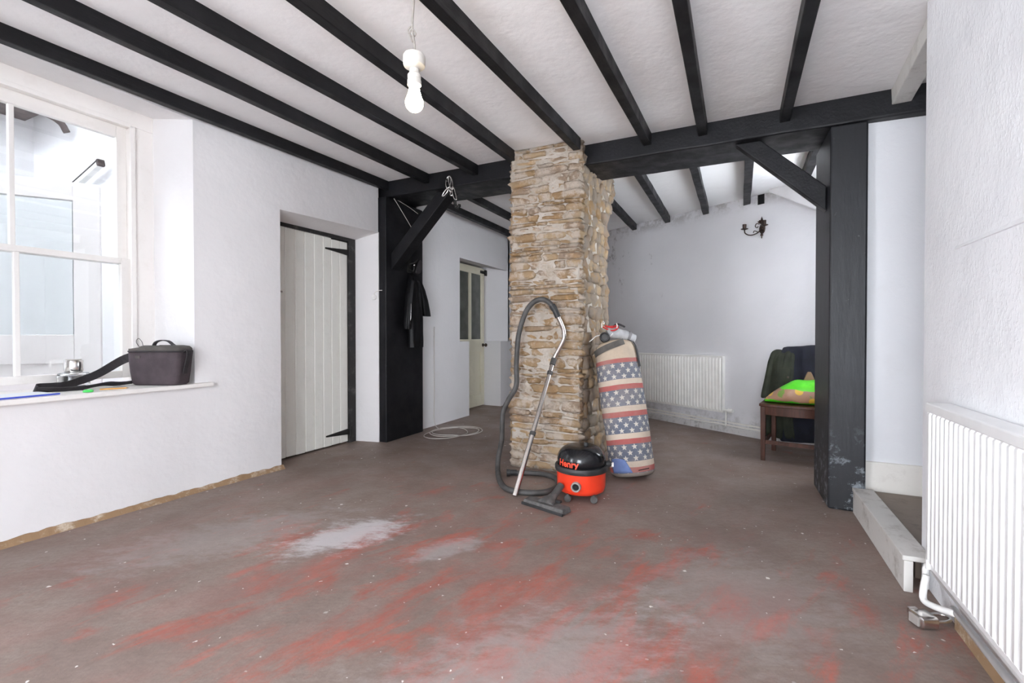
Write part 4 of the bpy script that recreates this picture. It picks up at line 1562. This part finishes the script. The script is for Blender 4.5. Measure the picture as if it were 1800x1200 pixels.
struct(m.build('baseboard_far', 'flaking_skirting', bevel=0.003))

# ------------------------------------------------------------------ wall sconce, vent
p = far(2.105, 0.0, 2.03)
SC = thing('wall_sconce', 'ornate dark bronze two-arm candle sconce on the far wall', 'sconce', tuple(p), math.atan2(FD.y, FD.x))
m = MB()
m.loft([[(0.030 * s * math.cos(a), -y_, 0.045 * s * math.sin(a)) for a in [2 * math.pi * k / 20 for k in range(20)]] for s, y_ in ((1.0, 0.001), (1.0, 0.006), (0.6, 0.016), (0.1, 0.020))])
m.lathe([(0.001, 0.04), (0.012, 0.050), (0.016, 0.062), (0.008, 0.078), (0.011, 0.088), (0.003, 0.110), (0.001, 0.118)], 12, 'z', (0, -0.012, 0))
m.lathe([(0.001, -0.095), (0.006, -0.086), (0.004, -0.076), (0.013, -0.062), (0.009, -0.046), (0.001, -0.04)], 12, 'z', (0, -0.012, 0))
m.build('back_plate', 'old_brass', SC, smooth=True, angle=50)
for s in (-1, 1):
    L_ = 0.115 if s < 0 else 0.080
    pts = spline([(0, -0.015, 0.0), (s * 0.025, -0.045, -0.040), (s * L_ * 0.6, -0.085, -0.058), (s * L_ * 0.95, -0.105, -0.035), (s * L_, -0.110, 0.0)], 0.006)
    arm = MB().tube(pts, 0.0055, 8)
    arm.tube(spline([(s * 0.012, -0.03, 0.045), (s * 0.035, -0.04, 0.052), (s * 0.046, -0.045, 0.028), (s * 0.030, -0.04, 0.012), (s * 0.018, -0.04, 0.024)], 0.005), 0.004, 8)
    arm.tube(spline([(s * 0.020, -0.045, -0.030), (s * 0.045, -0.06, -0.018), (s * 0.052, -0.065, -0.036)], 0.005), 0.004, 8)
    ar = arm.build('arm', 'old_brass', SC, smooth=True)
    c_ = (s * L_, -0.110, 0.0)
    MB().lathe([(0.002, -0.004), (0.010, -0.002), (0.032, 0.006), (0.034, 0.010), (0.012, 0.010), (0.008, 0.012)], 20, 'z', c_).build('drip_pan', 'old_brass', ar, smooth=True, angle=40)
    MB().lathe([(0.010, 0.008), (0.016, 0.012), (0.018, 0.052), (0.013, 0.052), (0.012, 0.016)], 16, 'z', c_).build('candle_cup', 'old_brass', ar, smooth=True, angle=40)
for k in range(5):
    a = R(40 + k * 25)
    MB().hexa([(0.012 * math.cos(a), -0.014, 0.04 + 0.012 * math.sin(a)), (0.030 * math.cos(a - 0.3), -0.02, 0.05 + 0.030 * math.sin(a - 0.3)), (0.045 * math.cos(a), -0.024, 0.05 + 0.040 * math.sin(a)), (0.030 * math.cos(a + 0.3), -0.02, 0.05 + 0.03 * math.sin(a + 0.3)),
               (0.012 * math.cos(a), -0.018, 0.04 + 0.012 * math.sin(a)), (0.030 * math.cos(a - 0.3), -0.026, 0.05 + 0.030 * math.sin(a - 0.3)), (0.045 * math.cos(a), -0.027, 0.05 + 0.040 * math.sin(a)), (0.030 * math.cos(a + 0.3), -0.026, 0.05 + 0.03 * math.sin(a + 0.3))]).build('leaf', 'old_brass', SC)
p = far(2.092, 0.0, 2.275)
ve = thing('wall_vent', 'small black rectangular vent high on the far wall above the sconce', 'vent', tuple(p), math.atan2(FD.y, FD.x))
m = MB()
m.box((-0.032, -0.006, -0.005), (0.032, 0.001, 0.0))
m.box((-0.032, -0.006, 0.095), (0.032, 0.001, 0.10))
m.box((-0.032, -0.006, -0.005), (-0.027, 0.001, 0.10))
m.box((0.027, -0.006, -0.005), (0.032, 0.001, 0.10))
m.build('vent_frame', 'iron', ve)
MB().box((-0.027, -0.002, 0.0), (0.027, 0.0005, 0.095)).build('vent_opening', 'dark_inside', ve)

# ------------------------------------------------------------------ pendant bulb
PB = thing('pendant_lamp', 'bare lit bulb hanging on a cord from a white holder', 'lamp', (-1.0, 1.312, 1.795))
m = MB()
pr = [(0.0005, -0.034)]
for i in range(1, 13):
    a = -math.pi / 2 + i / 12 * (math.pi / 2 + 0.55)
    pr.append((0.0305 * math.cos(a), 0.0305 * math.sin(a) - 0.0035))
pr += [(0.0195, 0.034), (0.0165, 0.050), (0.0160, 0.072)]
m.lathe(pr, 32)
m.build('bulb', 'lit_bulb', PB, smooth=True)
MB().lathe([(0.0165, 0.052), (0.0235, 0.056), (0.0235, 0.070), (0.0215, 0.078), (0.0225, 0.080), (0.0225, 0.090), (0.017, 0.096), (0.015, 0.122), (0.005, 0.123)], 28).build('lamp_holder', 'lamp_plastic', PB, smooth=True, angle=35)
MB().lathe([(0.012, 0.108), (0.022, 0.112), (0.035, 0.120), (0.0375, 0.127), (0.0375, 0.152), (0.034, 0.158), (0.004, 0.160)], 32).build('batten_base', 'lamp_plastic', PB, smooth=True, angle=35)
ctop = ceil_z(-1.0) - 1.795
MB().tube(spline([(0.0, 0.0, 0.155), (0.002, 0.0, 0.19), (-0.004, 0.0, 0.225), (-0.008, 0.0, 0.26), (-0.002, 0, 0.33), (0.004, 0, 0.42), (0.0, 0.0, ctop)], 0.01), 0.0034, 8).build('flex', 'lamp_flex', PB, smooth=True)
MB().tube(spline([(-0.004, 0.0, 0.262), (-0.022, -0.004, 0.246), (-0.012, 0.006, 0.226), (0.004, 0.004, 0.232), (-0.006, -0.004, 0.246), (-0.020, 0.003, 0.236), (-0.012, -0.003, 0.216), (-0.006, 0.0, 0.204)], 0.004), 0.0022, 6).build('knotted_wire', 'lamp_flex', PB, smooth=True)
MB().lathe([(0.003, ctop - 0.022), (0.030, ctop - 0.020), (0.036, ctop - 0.004), (0.036, ctop - 0.0005), (0.003, ctop)], 28).build('ceiling_rose', 'white_plastic', PB, smooth=True, angle=35)

# ------------------------------------------------------------------ hooks and chain hanging on the main beam
HK = thing('hook_chain', 'chrome snap hooks and black hook hanging from the main beam', 'hook', (-2.235, 3.425, 2.20))


def ring_link(c, a, b, ang, tilt, r=0.005):
    pts = []
    for k in range(18):
        t = 2 * math.pi * k / 18
        v = Vector((a * math.cos(t), 0, b * math.sin(t)))
        v = Matrix.Rotation(tilt, 3, 'Z') @ (Matrix.Rotation(ang, 3, 'Y') @ v)
        pts.append(v + Vector(c))
    return MB().tube(pts, r, 8, closed=True)


ring_link((-0.018, 0, 0.115), 0.022, 0.050, 0.15, 0.3, 0.006).build('snap_hook', 'chrome', HK, smooth=True)
ring_link((0.008, -0.004, 0.105), 0.016, 0.058, -0.25, 0.2, 0.006).build('snap_hook', 'chrome', HK, smooth=True)
ring_link((-0.050, 0.002, 0.035), 0.012, 0.042, 0.75, 0.1, 0.0055).build('snap_hook', 'chrome', HK, smooth=True)
ring_link((0.040, 0, 0.010), 0.014, 0.060, -0.28, 0.1, 0.006).build('snap_hook', 'chrome', HK, smooth=True)
ring_link((0.008, 0, 0.045), 0.012, 0.018, 0.2, 1.2, 0.005).build('link', 'chrome', HK, smooth=True)
ring_link((0.012, 0, 0.015), 0.011, 0.018, 0.1, 0.2, 0.005).build('link', 'chrome', HK, smooth=True)
m = MB()
m.tube(spline([(-0.004, 0.02, 0.135), (-0.03, 0.005, 0.15), (-0.03, -0.01, 0.135), (-0.02, -0.005, 0.12)], 0.006), 0.006, 8)
m.build('screw_eye', 'iron', HK, smooth=True)
m = MB()
m.tube(spline([(0.050, 0.0, -0.045), (0.048, 0.0, -0.075), (0.062, 0.0, -0.105), (0.085, 0.0, -0.110), (0.092, 0.0, -0.085)], 0.006), [0.012 + 0.004 * (i % 3 == 0) for i in range(len(spline([(0.050, 0.0, -0.045), (0.048, 0.0, -0.075), (0.062, 0.0, -0.105), (0.085, 0.0, -0.110), (0.092, 0.0, -0.085)], 0.006)))], 10)
m.build('black_hook', 'iron', HK, smooth=True)

# ------------------------------------------------------------------ black jacket on the left post
JK = thing('leather_jacket', 'black leather jacket hanging from a hook on the left post', 'jacket', (-2.955, 3.80, 1.62))


def jacket_part(name, rows, seed, nf):
    """flattened hanging leather: each row is (z, y centre, half width, half depth, x offset)"""
    rings = []
    for z_, yc, hy, hx, xo in rows:
        r = []
        for k in range(40):
            a = 2 * math.pi * k / 40
            ca, sa = math.cos(a), math.sin(a)
            fold = 0.30 * hx * math.cos(sa * nf * 3.1 + seed + z_ * 2.0) * (1 if ca > 0 else 0.2) + 0.012 * noise.noise((sa * 3 + seed, z_ * 7, ca))
            x_ = xo + hx * math.copysign(abs(ca) ** 0.6, ca) + fold
            r.append((max(-0.008, x_), yc + hy * math.copysign(abs(sa) ** 0.75, sa) + 0.006 * noise.noise((z_ * 9, seed, sa)), z_))
        rings.append(r)
    return MB().loft(rings).build(name, 'black_leather', JK, smooth=True, angle=55)


jacket_part('body', [(0.0, 0.0, 0.018, 0.012, 0.02), (-0.04, 0.0, 0.045, 0.022, 0.03), (-0.10, 0.005, 0.075, 0.032, 0.04), (-0.20, 0.01, 0.09, 0.035, 0.042),
                     (-0.32, 0.02, 0.095, 0.034, 0.042), (-0.45, 0.03, 0.10, 0.034, 0.042), (-0.58, 0.035, 0.10, 0.033, 0.042), (-0.68, 0.04, 0.098, 0.032, 0.042), (-0.735, 0.04, 0.096, 0.030, 0.042)], 1.0, 3)
jacket_part('sleeve', [(-0.07, 0.06, 0.03, 0.026, 0.05), (-0.16, 0.12, 0.045, 0.028, 0.05), (-0.26, 0.16, 0.05, 0.028, 0.05), (-0.36, 0.195, 0.052, 0.026, 0.05), (-0.42, 0.21, 0.05, 0.022, 0.05)], 4.0, 2)
slv = jacket_part('sleeve', [(-0.08, -0.05, 0.028, 0.026, 0.055), (-0.22, -0.085, 0.038, 0.03, 0.062), (-0.36, -0.105, 0.040, 0.03, 0.062), (-0.50, -0.12, 0.040, 0.028, 0.06), (-0.555, -0.122, 0.038, 0.024, 0.06)], 7.0, 2)
MB().tube(spline([(0.098, -0.110, -0.30), (0.101, -0.118, -0.42), (0.096, -0.122, -0.52)], 0.02), 0.0022, 6).build('zip', 'chrome', slv, smooth=True)
HKp = thing('coat_hook', 'black coat hook above the leather jacket on the left post', 'hook', (-2.968, 3.80, 1.66))
m = MB()
m.box((-0.002, -0.03, -0.03), (0.008, 0.03, 0.12))
m.tube(spline([(0.006, 0.0, 0.0), (0.05, 0.0, -0.02), (0.065, 0.0, 0.01), (0.06, 0.0, 0.03)], 0.008), 0.008, 10)
m.tube(spline([(0.006, 0.0, 0.05), (0.05, 0.03, 0.07), (0.07, 0.05, 0.10)], 0.008), 0.008, 10)
m.build('hook_plate', 'iron', HKp, smooth=True, angle=40)
MB().lathe([(0.001, -0.012), (0.009, -0.009), (0.0125, 0.0), (0.009, 0.009), (0.001, 0.012)], 14, 'z', (0.066, -0.002, 0.038)).build('hook_tip', 'chrome', HKp, smooth=True)
cap = thing('dark_pouch', 'small black bundle hanging above the jacket on the left post', 'pouch', (-2.955, 3.90, 1.70))
rings = []
for zz, r_ in ((0.07, 0.008), (0.05, 0.018), (0.01, 0.026), (-0.03, 0.034), (-0.065, 0.036), (-0.08, 0.012)):
    rings.append([(0.035 + r_ * 0.75 * math.cos(a) * (1 + 0.15 * math.sin(3 * a)), r_ * 1.25 * math.sin(a) + zz * 0.4, zz) for a in [2 * math.pi * k / 18 for k in range(18)]])
MB().loft(rings).build('pouch_body', 'black_nylon', cap, subsurf=1)

# ------------------------------------------------------------------ cables, pull knob
o = MB().tube(spline([(-2.962, 3.86, 2.06), (-2.955, 3.72, 2.17), (-2.955, 3.60, 2.27), (-2.955, 3.56, 2.305), (-2.955, 3.66, 2.292), (-2.957, 3.80, 2.272), (-2.962, 3.94, 2.245)], 0.015), 0.0026, 8).build('loose_cable', 'cable_pale', smooth=True)
tag(o, 'thin white cable looped over the top of the left post', 'cable')
cb = [(-3.043, 4.34, 1.10), (-3.043, 4.335, 0.80), (-3.043, 4.34, 0.45), (-3.043, 4.33, 0.12), (-3.02, 4.32, 0.02), (-2.90, 4.22, 0.006)]
for k in range(0, 34):
    a = R(150 + k * 33)
    r_ = 0.23 + 0.045 * math.sin(k * 0.9)
    cb.append((-2.66 + r_ * 0.95 * math.cos(a) + 0.05 * math.sin(k * 0.31), 4.10 + r_ * 1.15 * math.sin(a) + 0.06 * math.cos(k * 0.23), 0.006 + 0.0012 * (k % 9)))
o = MB().tube(spline(cb, 0.02), 0.0042, 8).build('cable_coil', 'cable_white', smooth=True)
tag(o, 'pale cable coiled on the floor below the rear left wall', 'cable')
ps = thing('push_button', 'small round white button on the plaster beside the left post', 'button', (-3.090, 3.440, 1.362), math.atan2(0.05, 0.25))
MB().lathe([(0.003, 0.004), (0.026, 0.003), (0.027, -0.006), (0.022, -0.014), (0.012, -0.016), (0.011, -0.022), (0.001, -0.023)], 24, 'y').build('button_body', 'white_plastic', ps, smooth=True, angle=40)
MB().tube(spline([(0.0, -0.004, 0.024), (0.010, -0.006, 0.045), (0.050, -0.010, 0.060), (0.085, -0.008, 0.062)], 0.008), 0.0035, 8).build('button_wire', 'cable_pale', ps, smooth=True)

# ------------------------------------------------------------------ padlock on the floor by the radiator
PL = thing('padlock', 'chrome padlock lying on the floor under the large radiator', 'padlock', (0.575, 2.075, 0.0), R(25))
m = MB()
rings = []
for x_, s in ((-0.026, 0.80), (-0.022, 1.0), (0.028, 1.0), (0.033, 0.82)):
    rings.append([(x_, 0.034 * s * math.copysign(abs(math.cos(a)) ** 0.5, math.cos(a)), 0.022 + 0.0215 * s * math.copysign(abs(math.sin(a)) ** 0.5, math.sin(a))) for a in [2 * math.pi * k / 24 for k in range(24)]])
m.loft(rings).build('lock_body', 'chrome', PL, smooth=True, angle=40)
MB().box((-0.031, -0.020, 0.006), (-0.024, 0.020, 0.038)).build('key_face', 'socket_grey', PL, bevel=0.002)
MB().tube(spline([(0.028, -0.022, 0.024), (0.062, -0.023, 0.026), (0.084, -0.014, 0.028), (0.090, 0.0, 0.029), (0.084, 0.014, 0.028), (0.062, 0.023, 0.026), (0.028, 0.022, 0.024)], 0.006), 0.0055, 10).build('shackle', 'chrome', PL, smooth=True)
MB().box((-0.018, 0.030, 0.020), (0.012, 0.044, 0.042)).build('hasp', 'steel_tube', PL, bevel=0.003)

# ------------------------------------------------------------------ on the window sill
SZ = 0.699
CB = thing('camera_bag', 'dark camera bag with carry handle at the right of the window sill', 'bag', (-3.225, 1.69, SZ), R(22))
rings = []
for z_, lx, ly in ((0.0, 0.140, 0.060), (0.012, 0.152, 0.070), (0.08, 0.160, 0.075), (0.16, 0.168, 0.078), (0.205, 0.170, 0.078)):
    ring = []
    for k in range(36):
        a = 2 * math.pi * k / 36
        ca, sa = math.cos(a), math.sin(a)
        x_ = lx * math.copysign(abs(ca) ** 0.45, ca)
        y_ = ly * math.copysign(abs(sa) ** 0.45, sa)
        f = 0.004 * noise.noise((x_ * 12, y_ * 12, z_ * 12))
        ring.append((x_ + f, y_ + f, z_))
    rings.append(ring)
MB().loft(rings).build('bag_body', 'brown_nylon', CB, smooth=True, angle=60)
rings = []
for z_, k_ in ((0.203, 1.02), (0.222, 1.03), (0.230, 1.0), (0.238, 0.93), (0.243, 0.75)):
    rings.append([(0.166 * k_ * math.copysign(abs(math.cos(a)) ** 0.45, math.cos(a)), 0.076 * k_ * math.copysign(abs(math.sin(a)) ** 0.45, math.sin(a)), z_ - (0.014 if math.cos(a) < -0.3 else 0) * (k_ < 1.02)) for a in [2 * math.pi * k / 36 for k in range(36)]])
lid_ = MB().loft(rings).build('lid_flap', 'grey_webbing', CB, smooth=True, angle=60)
MB().tube([Vector((0.170 * math.copysign(abs(math.cos(a)) ** 0.45, math.cos(a)), 0.0785 * math.copysign(abs(math.sin(a)) ** 0.45, math.sin(a)), 0.206)) for a in [2 * math.pi * k / 48 for k in range(48)]], 0.0055, 8, closed=True).build('zip_piping', 'black_nylon', CB, smooth=True)
MB().ribbon(spline([(-0.045, 0.0, 0.235), (-0.035, 0.0, 0.258), (0.0, 0.0, 0.272), (0.05, 0.0, 0.268), (0.085, 0.0, 0.243), (0.13, 0, 0.228)], 0.01), 0.026, 0.006, (0, 1, 0)).build('carry_handle', 'black_nylon', CB)
MB().ribbon(spline([(0.170, -0.02, 0.20), (0.192, -0.022, 0.215), (0.196, -0.02, 0.185), (0.180, -0.02, 0.12), (0.170, -0.02, 0.07)], 0.01), 0.030, 0.006, (0, 1, 0)).build('side_loop', 'black_nylon', CB)
MB().box((-0.095, -0.0825, 0.165), (-0.065, -0.076, 0.180)).build('badge', 'grey_webbing', CB)
MB().tube(spline([(-0.125, -0.01, 0.225), (-0.142, -0.02, 0.262), (-0.128, -0.02, 0.285), (-0.095, -0.03, 0.262), (-0.070, -0.05, 0.225)], 0.008), 0.0016, 6).build('zip_cord', 'black_nylon', CB, smooth=True)
ci, si = math.cos(R(-22)), math.sin(R(-22))


def bag_loc(p):
    x, y, z = p[0] + 3.225, p[1] - 1.69, p[2] - SZ
    return Vector((x * ci - y * si, x * si + y * ci, z))


sp_ = [bag_loc(p_) for p_ in ((-3.36, 1.62, 0.880), (-3.40, 1.565, 0.850), (-3.43, 1.46, 0.775), (-3.42, 1.36, 0.738), (-3.36, 1.26, 0.722), (-3.36, 1.16, 0.722), (-3.345, 1.155, 0.712))]
MB().ribbon(spline(sp_, 0.015), 0.050, 0.004, (0.35, 0.1, 1)).build('shoulder_strap', 'black_nylon', CB)
sp_ = [bag_loc(p_) for p_ in ((-3.345, 1.155, 0.712), (-3.31, 1.25, 0.707), (-3.29, 1.34, 0.712), (-3.31, 1.44, 0.722), (-3.34, 1.52, 0.714), (-3.36, 1.61, 0.716))]
MB().ribbon(spline(sp_, 0.015), 0.045, 0.004, (1, 0.3, 0.55)).build('strap_tail', 'black_nylon', CB)

BO = thing('glass_bottle', 'squat clear glass bottle with a chrome cap on the window sill', 'bottle', (-3.52, 1.38, SZ))
MB().lathe([(0.002, 0.001), (0.066, 0.001), (0.072, 0.006), (0.074, 0.070), (0.068, 0.084), (0.040, 0.090), (0.036, 0.094),
            (0.032, 0.094), (0.034, 0.086), (0.060, 0.078), (0.067, 0.068), (0.065, 0.012), (0.002, 0.010)], 36, cap=False).build('glass_body', 'bottle_glass', BO, smooth=True, angle=45)
MB().lathe([(0.002, 0.092), (0.042, 0.092), (0.044, 0.096), (0.044, 0.154), (0.041, 0.159), (0.002, 0.159)], 32).build('cap', 'chrome', BO, smooth=True, angle=40)
MB().lathe([(0.002, 0.159), (0.035, 0.1595), (0.035, 0.163), (0.002, 0.164)], 28).build('cap_top', 'cable_white', BO, smooth=True, angle=40)

MG = thing('magazine', 'white magazine with a blue edge at the left of the sill', 'magazine', (-3.235, 0.98, SZ), R(4))
MB().box((-0.11, -0.16, 0.0), (0.10, 0.19, 0.006)).build('pages', 'paper_white', MG, bevel=0.001)
MB().box((0.096, -0.16, 0.0002), (0.104, 0.19, 0.0075)).build('spine', 'paper_blue', MG)
pe = thing('pencil', 'short yellow pencil lying under the bag strap on the sill', 'pencil', (-3.17, 1.42, SZ + 0.004), R(70))
MB().tube([(-0.06, 0, 0), (0.055, 0, 0)], 0.004, 6).build('shaft', 'orange_wood', pe)
MB().tube([(0.055, 0, 0), (0.068, 0, 0)], [0.004, 0.0006], 6).build('point', 'tan_cloth', pe)
gp = thing('pen_cap', 'small bright green plastic cap on the front of the sill', 'cap', (-3.125, 1.285, SZ + 0.006), R(62))
MB().tube([(-0.022, 0, 0), (-0.018, 0, 0), (0.018, 0, 0), (0.022, 0, 0)], [0.004, 0.006, 0.006, 0.003], 12).build('cap_body', 'green_plastic', gp, smooth=True, angle=40)
MB().box((-0.016, -0.002, 0.005), (0.014, 0.002, 0.009)).build('clip', 'green_plastic', gp)

# ------------------------------------------------------------------ outside the window
struct(MB().box((-9.0, -3.0, -0.25), (-3.75, 7.5, -0.12)).build('floor_yard', 'yard_paving'))
ow = MB()
ow.box((-7.0, 2.42, -0.12), (-3.75, 2.62, 4.4))
ow.box((-7.2, -0.72, -0.12), (-7.0, 2.62, 4.4))  # closing wall added to dim the daylight in the yard
ow.box((-7.2, -0.86, -0.12), (-3.75, -0.72, 4.4))  # unseen end wall, added to shut out more sky
o = struct(ow.build('wall_yard_and_screen', 'render_outside'))
struct(MB().box((-7.2, -0.15, 4.4), (-3.75, 2.62, 4.5)).build('ceiling_yard_screen', 'render_outside'))  # unseen roof added to cut the daylight outside the window
struct(MB().box((-3.77, -2.8, 2.6), (-3.70, 8.1, 4.5)).build('wall_outside_upper', 'render_outside'))
OD = thing('yard_door', 'white half-glazed door with blind standing open across the yard', 'door', (-4.50, 1.94, -0.10), math.atan2(-0.8, -0.6))
# local x runs from the right-hand edge to the left
Lx, Hx = 0.95, 2.27
m = MB()
m.box((0, -0.022, 0), (0.16, 0.022, Hx))
m.box((Lx - 0.16, -0.022, 0), (Lx, 0.022, Hx))
m.box((0.16, -0.022, Hx - 0.14), (Lx - 0.16, 0.022, Hx))
m.box((0.16, -0.022, 0.89), (Lx - 0.16, 0.022, 1.105))
m.box((0.16, -0.022, 0.0), (Lx - 0.16, 0.022, 0.2))
m.build('door_leaf', 'outside_door', OD, bevel=0.004)
MB().box((0.16, -0.010, 0.2), (Lx - 0.16, 0.010, 0.89)).build('lower_panel', 'outside_door', OD)
MB().box((0.16, -0.004, 1.105), (Lx - 0.16, 0.0, Hx - 0.14)).build('pane', 'window_glass', OD)
bl = MB()
k = 0
z = 1.11
while z < Hx - 0.16:
    for y_ in (-0.016, 0.010):
        bl.hexa([(0.165, y_, z), (Lx - 0.165, y_, z), (Lx - 0.165, y_ + 0.005, z), (0.165, y_ + 0.005, z),
                 (0.165, y_ + 0.003, z + 0.0215), (Lx - 0.165, y_ + 0.003, z + 0.0215), (Lx - 0.165, y_ + 0.006, z + 0.0215), (0.165, y_ + 0.006, z + 0.0215)])
    z += 0.021
ob = bl.build('blind_slats', 'blind_slat', OD)
ob['kind'] = 'stuff'
li = thing('wall_batten', 'white batten fixed slanting on the yard wall above the open door', 'batten', (-5.50, 2.36, 2.52))
MB().obox((-0.46, -0.05, -0.10), (0.56, 0.0, 0.17), (0, 0.05, 0), (-0.018, 0, 0.050)).build('batten_body', 'white_plastic', li, bevel=0.005)
MB().obox((0.095, -0.056, 0.066), (0.03, 0, 0.009), (0, 0.056, 0), (-0.020, 0, 0.056)).build('end_cap', 'roof_dark', li)
MB().obox((-0.46, -0.056, -0.055), (0.56, 0.0, 0.17), (0, 0.056, 0), (-0.003, 0, 0.008)).build('batten_seam', 'dusty_plastic', li)
ev = thing('eaves', 'dark roof eaves of the outhouse at the top of the window', 'eaves', (-6.12, 2.10, 3.30))
MB().hexa([(-0.85, -0.2, 0.02), (0.02, -0.2, 0.02), (0.02, 0.24, 0.02), (-0.85, 0.24, 0.02),
           (-0.85, -0.2, 0.20), (0.14, -0.2, 0.22), (0.14, 0.24, 0.22), (-0.85, 0.24, 0.20)]).build('roof_edge', 'roof_dark', ev)
MB().tube([(-0.85, -0.23, 0.06), (0.06, -0.23, 0.04)], 0.06, 12).build('gutter', 'roof_dark', ev, smooth=True)
MB().tube(spline([(0.0, -0.2, 0.02), (0.0, -0.12, -0.08), (0.02, 0.18, -0.16), (0.02, 0.26, -0.26)], 0.03), 0.03, 10).build('bracket', 'roof_dark', ev, smooth=True)
